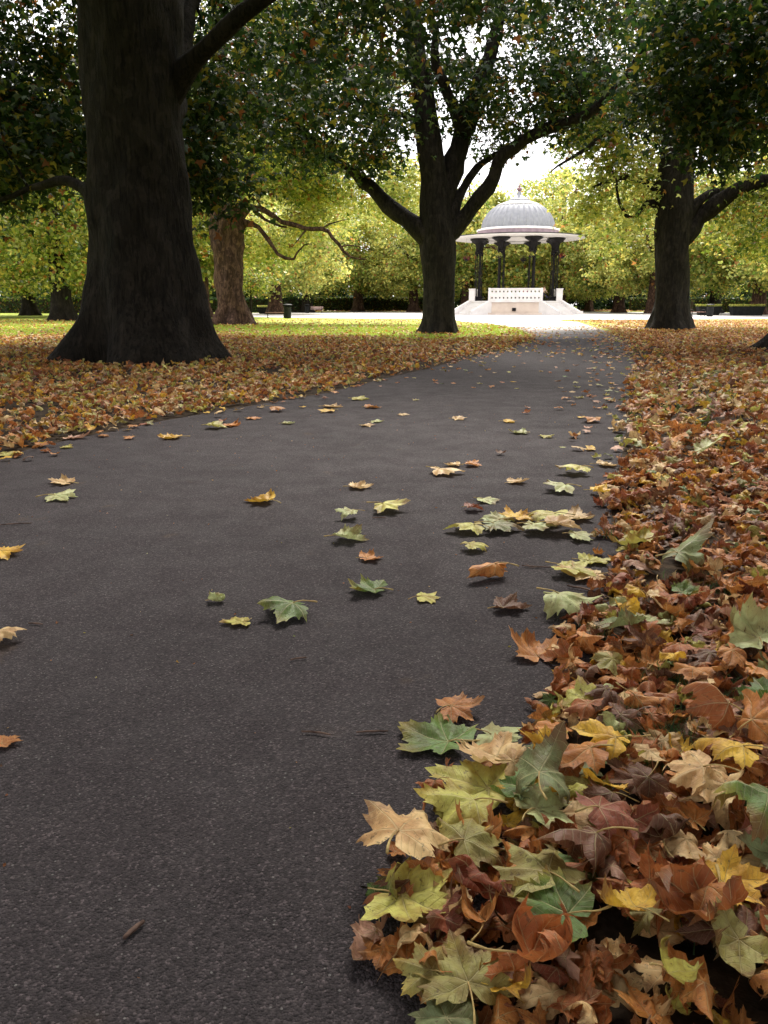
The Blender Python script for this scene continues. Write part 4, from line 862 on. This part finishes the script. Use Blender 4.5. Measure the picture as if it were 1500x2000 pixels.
# left bed
x, y = sample(frameL, lambda y: xL(y)+.12, 5.2, 13, 190, lr); kp = lr.rand(len(x)) < drift(x, y)*sstep(-.1, .25, xL(y)-x+.12*nz2(x*.6, y*.6)); x, y = x[kp], y[kp]
batch('leaf_litter', x, y, lr.uniform(.05, .085, len(x)), W_LEFT, 1, lr, .06+0*x, .4, CURLY+SOFT)
x, y = sample(frameL, lambda y: xL(y)+.15, 13, 27, 125, lr); kp = lr.rand(len(x)) < drift(x, y)*sstep(-.12, .3, xL(y)-x+.2*nz2(x*.5, y*.5))*np.where((np.hypot(x-c1x, y-D1) < 1.7), 0, 1); x, y = x[kp], y[kp]
batch('leaf_litter', x, y, lr.uniform(.04, .10, len(x)), W_LEFT, 2, lr, .055+0*x, .4, CURLY+SOFT)
x, y = sample(lambda y: -.52*y-2, lambda y: xL(np.minimum(y, 58))+.05, 27, 36, 80, lr); kp = lr.rand(len(x)) < lawn_fade(x, y, 26.5, 32.5)*.95+.04; x, y = x[kp], y[kp]
batch('leaf_litter', x, y, lr.uniform(.07, .1, len(x)), W_FAR, 2, lr, .04+0*x, .35, SOFT)
x, y = sample(lambda y: -.52*y-2, lambda y: xL(np.minimum(y, 58))-.1, 36, 66, 4.5, lr); batch('leaf_litter', x, y, lr.uniform(.07, .11, len(x)), W_LEFT, 2, lr, .04+0*x, .3, SOFT)
# leaf drift under the trees at the far side of the plaza
x = lr.uniform(-75, 95, 16000); y = lr.uniform(143, 158, 16000); batch('leaf_litter', x, y, lr.uniform(.2, .34, 16000), W_FAR, 2, lr, .05+0*x, .3, SOFT, nvar=12)
# far leaves strewn over the path
x, y = sample(lambda y: xL(np.minimum(y, 50)), lambda y: xR(np.minimum(y, 50)), 19, 48, 4.5, lr); e_ = (xR(np.minimum(y, 50))-x); kp = lr.rand(len(x)) < .5+.5*np.exp(-e_/1.0); x, y = x[kp], y[kp]
batch('leaf_litter', x, y, lr.uniform(.06, .1, len(x)), W_MID, 1, lr, 0*x, .12, SOFT)
# stray leaves spilling over both edges, and more of them up the far part of the path
for y0_, y1_, dn, sc1 in ((6, 14, 26, .30), (14, 24, 34, .34), (24, 44, 26, .45)):
    x, y = sample(lambda y: xR(np.minimum(y, 56))-1.6, lambda y: xR(np.minimum(y, 56)), y0_, y1_, dn, lr); kp = lr.rand(len(x)) < np.exp(-(xR(y)-x)/sc1); x, y = x[kp], y[kp]
    batch('leaf_litter', x, y, lr.uniform(.05, .085, len(x)), W_MID, 1, lr, .015+0*x, .14, SOFT, gain=.7)
    x, y = sample(lambda y: xL(np.minimum(y, 58)), lambda y: xL(np.minimum(y, 58))+1.4, y0_, y1_, dn, lr); kp = lr.rand(len(x)) < np.exp(-(x-xL(y))/(sc1*.6)); x, y = x[kp], y[kp]
    batch('leaf_litter', x, y, lr.uniform(.05, .085, len(x)), W_LEFT, 1, lr, .015+0*x, .14, SOFT, gain=.7)
x, y = sample(lambda y: xL(y)+.3, lambda y: xR(y), 11, 26, 1.9, lr); kp = lr.rand(len(x)) < .35+.65*np.exp(-(xR(y)-x)/1.3); x, y = x[kp], y[kp]
batch('leaf_litter', x, y, lr.uniform(.045, .085, len(x)), W_MID, 1, lr, 0*x, .07, SOFT, gain=.45)
# crumbs of leaf and grit on the asphalt
x, y = sample(lambda y: np.maximum(xL(y), frameL(y)), xE, .7, 9, 9, lr); batch('leaf_crumbs', x, y, lr.uniform(.003, .010, len(x)), W_NEAR, 2, lr, 0*x, .3, CURLY, nvar=12)

# --- individual leaves placed from the photograph: px, py, width px, tip heading (deg, 0 right, 90 away), colour, form, label
HERO = [
 (840, 1448, 150, 150, 'green', 'wavy', 'green leaf with yellowed margins lying alone beyond the pale leaf pile'),
 (903, 1400, 78, 10, 'orange brown', 'arch', 'humped orange brown leaf just above the green leaf with yellowed margins'),
 (985, 1452, 108, -20, 'pale green', 'flat', 'flat pale green leaf with ragged tip beside the start of the litter'),
 (912, 1575, 170, 160, 'yellow green', 'flat', 'large pale green leaf under the cream coloured leaf'),
 (945, 1522, 140, 120, 'tan', 'wavy', 'cream tan leaf on top of the large pale green leaf'),
 (1005, 1608, 125, 200, 'green', 'wavy', 'mid green leaf with its stem running to the right, below the cream leaf'),
 (885, 1640, 150, 170, 'yellow green', 'wavy', 'yellow green leaf half covered by a folded orange leaf'),
 (930, 1668, 100, 100, 'orange brown', 'fold', 'folded orange tan leaf lying on a yellow green one'),
 (1060, 1600, 120, 60, 'grey green', 'cup', 'grey green curled leaf beside the mid green leaf'),
 (1070, 1650, 130, 20, 'pale green', 'flat', 'pale green leaf deep in the pile below the twig'),
 (800, 1705, 185, 62, 'tan', 'wavy', 'big tan leaf with its stem reaching left onto the asphalt'),
 (935, 1720, 130, 20, 'olive', 'wavy', 'olive leaf between the big tan leaf and the dark red curl'),
 (825, 1822, 190, -28, 'yellow green', 'flat', 'big yellow green leaf with its stem pointing up left onto the asphalt'),
 (733, 1892, 78, 200, 'orange brown', 'flat', 'small orange leaf peeping out under the big yellow green leaf'),
 (955, 1790, 115, 80, 'red brown', 'roll', 'dark red brown leaf curled upright beside the big yellow green leaf'),
 (1035, 1795, 170, 120, 'olive', 'flat', 'broad olive leaf with pale veins and a stem to the lower right'),
 (1060, 1880, 165, 150, 'green', 'wavy', 'green leaf with a long pale stem trailing to the lower right'),
 (842, 1945, 80, 250, 'orange brown', 'fold', 'orange folded leaf standing over the dark leaves at the bottom'),
 (900, 1965, 140, 100, 'olive', 'arch', 'dark olive leaf at the bottom edge beside the asphalt'),
 (815, 1965, 110, 170, 'olive', 'flat', 'dim olive leaf half on the asphalt at the very bottom'),
 (1080, 1965, 150, 10, 'rust', 'curl', 'large rust leaf arching along the bottom edge'),
 (1320, 1890, 165, 200, 'rust', 'curl', 'very large rust brown leaf near the bottom right'),
 (1395, 1965, 130, 200, 'olive', 'cup', 'olive tinged leaf at the bottom right under the large rust leaf'),
 (1440, 1715, 170, 190, 'green', 'wavy', 'bright green leaf at the right edge with an orange margin'),
 (1480, 1770, 120, 170, 'grey green', 'wavy', 'grey green leaf tucked under the bright green one at the right edge'),
 (1405, 1560, 118, 150, 'golden yellow', 'wavy', 'vivid yellow leaf with torn points on brown leaves at the right'),
 (1335, 1605, 130, 200, 'tan', 'wavy', 'yellow tan leaf below left of the vivid yellow one'),
 (1370, 1480, 108, 150, 'rust', 'fold', 'tall rust brown leaf folded like a tent at the right'),
 (1480, 1515, 110, 20, 'orange brown', 'arch', 'smooth orange brown leaf at the right edge beside the tent shaped one'),
 (1455, 1300, 135, 100, 'pale green', 'wavy', 'big pale green leaf standing tilted at the right edge'),
 (1465, 1435, 110, 190, 'green', 'wavy', 'green leaf low at the right edge beneath the big pale one'),
 (1115, 1545, 105, 160, 'orange brown', 'arch', 'smooth orange leaf in the middle of the bed behind the grey green one'),
 (1168, 1520, 95, 150, 'golden yellow', 'arch', 'golden brown domed leaf beside the smooth orange one'),
 (1062, 1497, 70, 80, 'golden yellow', 'cup', 'yellow leaf with a dark hole standing at the edge of the bed'),
 (1290, 1700, 90, 60, 'dark brown', 'roll', 'dark leaf rolled like a cigar in the lower right bed'),
 (1190, 1690, 130, 20, 'red brown', 'wavy', 'red brown leaf with a yellow tip in the lower middle of the bed'),
 (1430, 1830, 120, 10, 'golden yellow', 'wavy', 'dull yellow leaf below the bright green one at the right'),
 (1200, 1890, 120, 140, 'golden yellow', 'wavy', 'yellow spotted leaf between the green leaf and the large rust one'),
 (1120, 1760, 120, 200, 'dark brown', 'curl', 'dark purple brown curled leaf right of the broad olive leaf'),
 (1330, 1145, 80, 40, 'grey green', 'cup', 'grey green cupped leaf lying high in the right bed'),
 (1118, 1198, 84, -10, 'pale green', 'curl', 'pale green leaf curled over at the edge of the asphalt'),
 (1040, 1272, 78, 100, 'orange brown', 'fold', 'orange leaf standing upright on the asphalt beside a round tan one'),
 (1100, 1286, 48, 0, 'tan', 'flat', 'rounded tan leaf touching the edge of the bed'),
 (940, 1128, 76, 170, 'orange brown', 'roll', 'orange leaf rolled up with its yellow side showing on the asphalt'),
 (545, 1200, 112, 200, 'green', 'cup', 'bright green leaf cupped upright in the middle of the path'),
 (460, 1222, 56, 190, 'yellow green', 'flat', 'small yellow green leaf just left of the bright green cupped one'),
 (710, 1153, 72, 170, 'green', 'cup', 'green arched leaf with its stem to the right, centre of the path'),
 (842, 1173, 62, -5, 'yellow green', 'flat', 'yellow green leaf with an upturned stem right of the green arched one'),
 (1000, 1190, 52, 0, 'dark brown', 'fold', 'small dark brown leaf folded on the asphalt near the pale curled one'),
 (930, 1075, 44, 20, 'yellow green', 'cup', 'small olive leaf below the long cluster of pale leaves'),
 (905, 1042, 62, 180, 'yellow green', 'arch', 'yellow green leaf at the left end of the long pale cluster'),
 (965, 1022, 95, 170, 'pale green', 'wavy', 'pale leaf at the left of the long cluster on the asphalt'),
 (985, 1040, 80, 0, 'grey green', 'wavy', 'grey green leaf lowest in the long cluster'),
 (1015, 1016, 60, 60, 'golden yellow', 'cup', 'orange yellow leaf at the back of the long cluster'),
 (1062, 1022, 86, 150, 'yellow green', 'wavy', 'yellow leaf on top of the long cluster'),
 (1060, 1043, 80, -10, 'pale green', 'flat', 'pale green leaf in front of the yellow one in the cluster'),
 (1105, 1042, 80, 0, 'tan', 'wavy', 'pinkish tan leaf at the right of the cluster'),
 (1140, 1056, 62, 0, 'pale green', 'flat', 'pale leaf at the right end of the cluster'),
 (1135, 1012, 56, 20, 'tan', 'cup', 'cream leaf between the cluster and the bed'),
 (1130, 1130, 120, 170, 'tan', 'wavy', 'cream leaf by the forked twig at the bed edge'),
 (1125, 1128, 90, -30, 'yellow green', 'flat', 'yellow green leaf laid over the cream leaf by the forked twig'),
 (1165, 1100, 62, 10, 'yellow green', 'wavy', 'pale yellow leaf at the edge, behind the forked twig'),
 (1230, 1085, 80, 170, 'yellow green', 'wavy', 'broad yellow leaf just inside the right bed'),
 (690, 1055, 56, -10, 'pale green', 'curl', 'pale green leaf curled along its length, centre of the path'),
 (727, 1093, 40, 10, 'orange brown', 'cup', 'small orange brown leaf in front of the curled pale green one'),
 (676, 1014, 38, 180, 'pale green', 'cup', 'small pale leaf beside a short dark twig'),
 (768, 1000, 68, 0, 'yellow green', 'arch', 'yellow green leaf right of the short dark twig'),
 (707, 953, 42, 0, 'tan', 'cup', 'tan leaf by itself beyond the yellow green one, centre of the path'),
 (505, 980, 52, 180, 'golden yellow', 'cup', 'orange yellow leaf alone left of the path centre'),
 (128, 975, 58, 10, 'pale green', 'arch', 'pale grey green leaf on the left of the path'),
 (118, 944, 42, 170, 'tan', 'cup', 'tan leaf just behind the pale grey green one at the left'),
 (20, 1087, 58, 0, 'golden yellow', 'arch', 'yellow tan leaf cut by the left edge, third from the bottom'),
 (20, 1254, 56, 30, 'tan', 'cup', 'tan leaf cut by the left edge, second from the bottom'),
 (18, 1455, 62, 60, 'orange brown', 'flat', 'orange brown leaf cut by the left edge, nearest the camera'),
 (1085, 963, 58, 180, 'pale green', 'arch', 'pale green leaf near the right side, before the long two toned one'),
 (955, 982, 48, 0, 'pale green', 'flat', 'thin pale green leaf behind the long cluster'),
 (927, 998, 32, 0, 'red brown', 'cup', 'small red brown leaf just behind the long cluster'),
 (1118, 928, 82, 180, 'yellow green', 'wavy', 'long two toned yellow green leaf near the right edge of the path'),
 (875, 928, 62, 0, 'tan', 'wavy', 'tan spiky leaf lowest of a group of three far ones'),
 (880, 910, 32, 180, 'tan', 'cup', 'small tan leaf behind the spiky tan one'),
 (928, 912, 40, 0, 'orange brown', 'wavy', 'brown leaf at the right of the group of three'),
 (1013, 943, 36, 0, 'tan', 'cup', 'tan leaf between the group of three and the long two toned leaf'),
 (22, 891, 52, 0, 'yellow green', 'flat', 'yellow leaf at the left edge where path meets litter'),
 (330, 858, 52, 180, 'golden yellow', 'wavy', 'yellow brown leaf near the left litter edge'),
 (250, 858, 20, 180, 'orange brown', 'cup', 'tiny orange leaf left of the yellow brown one'),
 (425, 838, 54, 0, 'yellow green', 'wavy', 'yellow green leaf by the left edge of the path'),
 (455, 832, 34, 0, 'orange brown', 'cup', 'orange leaf touching the yellow green one near the left edge'),
 (497, 820, 30, 0, 'orange brown', 'flat', 'flat orange leaf near the left edge, farther up'),
 (565, 828, 24, 0, 'pale green', 'cup', 'small pale green leaf apart from the left edge'),
 (720, 834, 30, 0, 'tan', 'wavy', 'little tan pair leaf in the centre, far up the path'),
 (738, 826, 30, 0, 'pale green', 'flat', 'little pale green leaf behind the tan one in the centre'),
 (545, 805, 34, 0, 'orange brown', 'wavy', 'orange leaf close to the left litter, above the flat orange one'),
 (650, 797, 48, 0, 'tan', 'wavy', 'tan leaf at left centre far up the path'),
 (636, 806, 34, 180, 'golden yellow', 'wavy', 'yellow leaf overlapping the tan one at left centre'),
 (705, 782, 40, 0, 'yellow green', 'flat', 'yellow green leaf beyond the tan one at left centre'),
 (730, 798, 34, 0, 'orange brown', 'wavy', 'orange brown leaf right of the tan one at left centre'),
 (790, 812, 24, 0, 'tan', 'flat', 'little tan leaf alone just left of the path centre'),
 (900, 819, 26, 0, 'tan', 'cup', 'little tan leaf alone at the path centre'),
 (1010, 846, 32, 180, 'pale green', 'cup', 'pale leaf right of centre, the nearer of a pair'),
 (998, 826, 30, 0, 'golden yellow', 'wavy', 'yellow leaf right of centre, the farther of a pair'),
 (1070, 856, 24, 0, 'yellow green', 'arch', 'small green leaf near the right edge, beyond the tiny one'),
 (1150, 826, 48, 180, 'orange brown', 'arch', 'bright orange curved leaf near the right edge of the path'),
 (1100, 876, 14, 0, 'pale green', 'flat', 'tiny green leaf near the right edge of the path'),
 (150, 856, 36, 0, 'pinkish brown', 'cup', 'pinkish leaf at the left litter edge'),
 (205, 855, 22, 0, 'orange brown', 'flat', 'tiny orange brown leaf between the pinkish and the tiny orange one'),
 (132, 877, 26, 0, 'yellow green', 'flat', 'thin yellow green leaf in front of the pinkish one'),
 (432, 1177, 36, 0, 'pale green', 'roll', 'thin grey rolled leaf left of the bright green cupped one'),
 (1180, 970, 50, 0, 'golden yellow', 'wavy', 'yellow leaf spilling from the bed at the right edge of the path'),
 (1190, 912, 46, 0, 'tan', 'wavy', 'tan leaf at the bed edge right of the long two toned leaf'),
 (1385, 912, 60, 0, 'pale green', 'wavy', 'pale mint leaf standing out high in the right bed'),
 (1345, 1195, 60, 0, 'green', 'wavy', 'dark green weed like leaf in the middle of the right bed'),
 (1250, 1300, 70, 200, 'dark brown', 'curl', 'dark tan curled leaf behind the brown one in the bed centre'),
 (1210, 1262, 80, 200, 'grey green', 'cup', 'grey green leaf in the bed left of the white patch leaf'),
 (1275, 1255, 70, 0, 'pale green', 'flat', 'pale flat leaf right of the grey green cupped one'),
 (1130, 1405, 62, 90, 'yellow green', 'cup', 'greenish cream leaf standing near the bed edge beyond the yellow holed one'),
]
used = []
for (px, py, w, hd, cn, fm, lab) in HERO:
    g = G(px, py+ (w*.06 if fm in ('cup', 'fold', 'roll', 'curl') else 0)); dz = np.linalg.norm(g-np.array([0, 0, CAM_H])); 
    depth = np.dot(g-np.array([0, 0, CAM_H]), np.array([0, math.cos(PITCH), -math.sin(PITCH)]))
    wid = w*depth/FPX; s = wid/{'flat': 1.42, 'wavy': 1.34, 'cup': 1.12, 'arch': 1.15, 'curl': 1.0, 'fold': 1.0, 'roll': .95}[fm]; s = min(s, .16)
    inbed = float(g[0]-xE(g[1])); z0 = .009 if inbed < 0 and px > 0 and not (px < 640 and py < 830) else .01+float(pile(np.array(g[0]), np.array(g[1])))*1.15
    k = sum(1 for (a, b, r_) in used if math.hypot(a-g[0], b-g[1]) < (r_+s)*.55); z0 += .012*min(k, 4); used.append((g[0], g[1], s))
    if inbed > 0 or py > 1480: z0 += .022+(.016 if w >= 150 else 0)
    tx = {'fold': .0, 'cup': lr.normal(0, .12)}.get(fm, lr.normal(0, .08)); 
    if inbed > 0 and ('upright' in lab or 'standing' in lab or 'tent' in lab): tx = .6
    elif 'standing' in lab or 'upright' in lab: tx = .22
    h = R(hd-90); 
    leaf_object(g[0]-s*.35*math.cos(R(hd)), g[1]-s*.35*math.sin(R(hd)), z0, s, h, cn, fm, lab, (tx if inbed > 0 or tx > .5 else tx*.4, lr.normal(0, .08 if inbed > 0 else .03)), place='hero', gain=1.0 if fm == 'roll' else (.42 if inbed < 0 and py < 1480 else (.7 if fm in ('flat', 'wavy') else .95)))
# --- further individuals: the largest showing leaves of the bed, and the far leaves on the path
def pixel(x, y, z=0):
    v = np.array([x, y, z-CAM_H]); c, s_ = math.cos(PITCH), math.sin(PITCH); dep = v[1]*c-v[2]*s_; up = v[1]*s_+v[2]*c; return 750+FPX*v[0]/dep, 1000-FPX*up/dep
cand = 0; bedN = 0; tries = 0; counts = {}
while bedN < 140 and tries < 4000:
    tries += 1; py = lr.uniform(1180, 2010); px = lr.uniform(720, 1520); g = G(px, py); x, y = g[0], g[1]
    if x < xE(y)+.0: continue
    s = lr.uniform(.06, .095)
    if any(math.hypot(a-x, b-y) < (r_+s)*.42 for a, b, r_ in used): continue
    used.append((x, y, s)); cn = CN[lr.choice(len(CN), p=W_NEAR)]; fm = CURLY[lr.randint(len(CURLY))]; bedN += 1
    leaf_object(x, y, .012+float(pile(np.array(x), np.array(y)))*.75, s, lr.uniform(0, 6.28), cn, fm, None, (lr.normal(0, .25), lr.normal(0, .25)), stem=lr.rand() < .5, place='bed')
pathN = 0
while pathN < 48:
    yy = lr.uniform(9.5, 19); xx = lr.uniform(float(xL(yy)), float(xR(yy))); e_ = float(xR(yy))-xx
    if lr.rand() > .35+.65*math.exp(-e_/.8): continue
    leaf_object(xx, yy, .009, lr.uniform(.055, .085), lr.uniform(0, 6.28), CN[lr.choice(len(CN), p=W_MID)], SOFT[lr.randint(len(SOFT))], None, (lr.normal(0, .1), lr.normal(0, .1)), stem=False, place='path', lod=1, gain=.45); pathN += 1
FW = {'flat': 'flat', 'wavy': 'wavy', 'cup': 'cupped', 'curl': 'curled', 'roll': 'rolled up', 'fold': 'folded', 'arch': 'domed'}
ORD = ['nearest', 'second nearest', 'third nearest', 'fourth nearest', 'fifth nearest', 'sixth nearest', 'seventh nearest', 'eighth nearest', 'ninth nearest', 'tenth nearest', 'eleventh nearest', 'twelfth nearest']
buckets = {}
for o, cn, fm, plc in ALL:
    if plc in ('bed', 'path'): buckets.setdefault((cn, fm if plc == 'bed' else '', plc), []).append(o)
for (cn, fm, plc), L in buckets.items():
    L.sort(key=lambda o: o.location.y)
    for i, o in enumerate(L):
        od = ORD[i] if i < len(ORD) else 'remote'
        if plc == 'bed': o['label'] = f'{FW[fm]} {cn} leaf, {od} of its look in the deep litter at right'; o['group'] = 'leaves heaped in the bed right of the path'
        else: o['label'] = f'{cn} leaf on the far asphalt, {od} of that colour between the two beds'; o['group'] = 'leaves strewn up the path'
# --- twigs
def twig(px, py, w, ang, label, bend=.25, r_=.0028, fork=False):
    g = G(px, py); dep = np.linalg.norm(g-np.array([0, 0, CAM_H]))*.97; L = w*dep/FPX; a = R(ang); d = np.array([math.cos(a), math.sin(a)]); nn_ = np.array([-d[1], d[0]])
    ts = np.linspace(-.5, .5, 9); pts = [(g[0]+d[0]*t*L+nn_[0]*bend*L*(.25-t*t)+.02*L*math.sin(t*23), g[1]+d[1]*t*L+nn_[1]*bend*L*(.25-t*t), .011+r_+.01*abs(math.sin(t*9))*L) for t in ts]
    m = MB(); m.tube(pts, [r_*(1.2-.7*abs(t)) for t in ts], 6)
    if fork:
        q = np.array(pts[4]); m.tube([q, q+np.array([d[0]*.3*L+nn_[0]*.25*L, d[1]*.3*L+nn_[1]*.25*L, .004])], [r_*.8, r_*.3], 5)
        q = np.array(pts[6]); m.tube([q, q+np.array([d[0]*.18*L-nn_[0]*.2*L, d[1]*.18*L-nn_[1]*.2*L, .006])], [r_*.7, r_*.3], 5)
    o = m.build('twig', M['twig'], smooth=True); tag(o, label, 'twig', 'twigs lying on the ground')
twig(28, 1029, 62, 15, 'thin twig at the left edge of the path')
twig(740, 1016, 28, 0, 'short dark twig beside the small pale leaf, centre of the path')
twig(617, 1441, 60, -12, 'thin reddish twig left of the hooked one on the near asphalt')
twig(727, 1438, 64, 4, 'hooked reddish twig left of the green leaf with yellowed margins', .1)
twig(263, 1829, 46, 60, 'short thick twig lying alone in the lower left', .1, .0045)
twig(583, 1294, 34, 20, 'small brown twig in the middle of the near asphalt')
twig(70, 1225, 30, -10, 'small orange twig near the left edge')
twig(1150, 1165, 110, -50, 'forked grey twig at the edge of the right bed', .5, .004, True)
twig(1050, 1112, 60, 170, 'twig sticking out of the bed over the asphalt above the cream leaf', .2, .003, True)
twig(1190, 1612, 230, -8, 'long dark branch lying across the lower right litter', .08, .007, True)
# --- grass showing through the bed
def tuft(px, py, rad_, n, hgt, rng):
    g = G(px, py); x = g[0]+rng.normal(0, rad_, n); y = g[1]+rng.normal(0, rad_, n); a = rng.uniform(0, 6.28, n); h = hgt*rng.uniform(.5, 1.2, n); ln = h*rng.uniform(.3, 1.0, n); w = .0016
    V = np.zeros((n, 6, 3)); dx, dy = np.cos(a), np.sin(a)
    for k, t in enumerate((0, .55, 1)):
        cx, cy, cz = x+dx*ln*t*t, y+dy*ln*t*t, .02+h*(t-.25*t*t)
        for s_ in (0, 1): V[:, k*2+s_] = np.stack([cx-dy*w*(1-t*.85)*(2*s_-1), cy+dx*w*(1-t*.85)*(2*s_-1), cz], 1)
    return V.reshape(-1, 3), n
Vs = []; tot = 0
for px, py, rd, n, h in [(1290, 1470, .05, 420, .09), (1270, 1520, .04, 260, .08), (1395, 1385, .06, 360, .08), (1375, 1170, .07, 300, .08), (1160, 1255, .03, 120, .06), (1300, 1350, .05, 160, .07), (1460, 1610, .05, 260, .08), (1345, 1030, .09, 220, .08), (1215, 1060, .05, 120, .07), (1330, 1800, .04, 160, .07), (1250, 1430, .04, 180, .08)]:
    V, n_ = tuft(px, py, rd, n, h, lr); Vs.append(V); tot += n_
V = np.concatenate(Vs); i6 = (np.arange(tot)*6)[:, None, None]; F = (np.array([[0, 1, 3, 2], [2, 3, 5, 4]])[None]+i6).reshape(-1, 4)
c = np.array([(.05, .11, .03)])*lr.uniform(.6, 1.6, (tot, 1)); tag(mesh_arrays('grass', V, F, M['leaf'], col=np.repeat(c, 6, 0)), kind='stuff')
# lawn blades where the sun reaches the turf
x, y = sample(lambda y: -.52*y-2, lambda y: np.minimum(xL(np.minimum(y, 59)), 9)-.02, 27, 48, 150, lr); n = len(x); a = lr.uniform(0, 6.28, n); h = lr.uniform(.03, .075, n); w = .007
dx, dy = np.cos(a), np.sin(a); V = np.zeros((n, 4, 3))
V[:, 0] = np.stack([x-dy*w, y+dx*w, 0*x], 1); V[:, 1] = np.stack([x+dy*w, y-dx*w, 0*x], 1); V[:, 2] = np.stack([x+dy*w*.4+dx*h*.4, y-dx*w*.4+dy*h*.4, h], 1); V[:, 3] = np.stack([x-dy*w*.4+dx*h*.4, y+dx*w*.4+dy*h*.4, h], 1)
c = np.array([(.33, .40, .05)])*lr.uniform(.6, 1.4, (n, 1)); tag(mesh_arrays('lawn_grass', V.reshape(-1, 3), np.arange(n*4).reshape(-1, 4), M['leaf'], col=np.repeat(c, 4, 0)), kind='stuff')
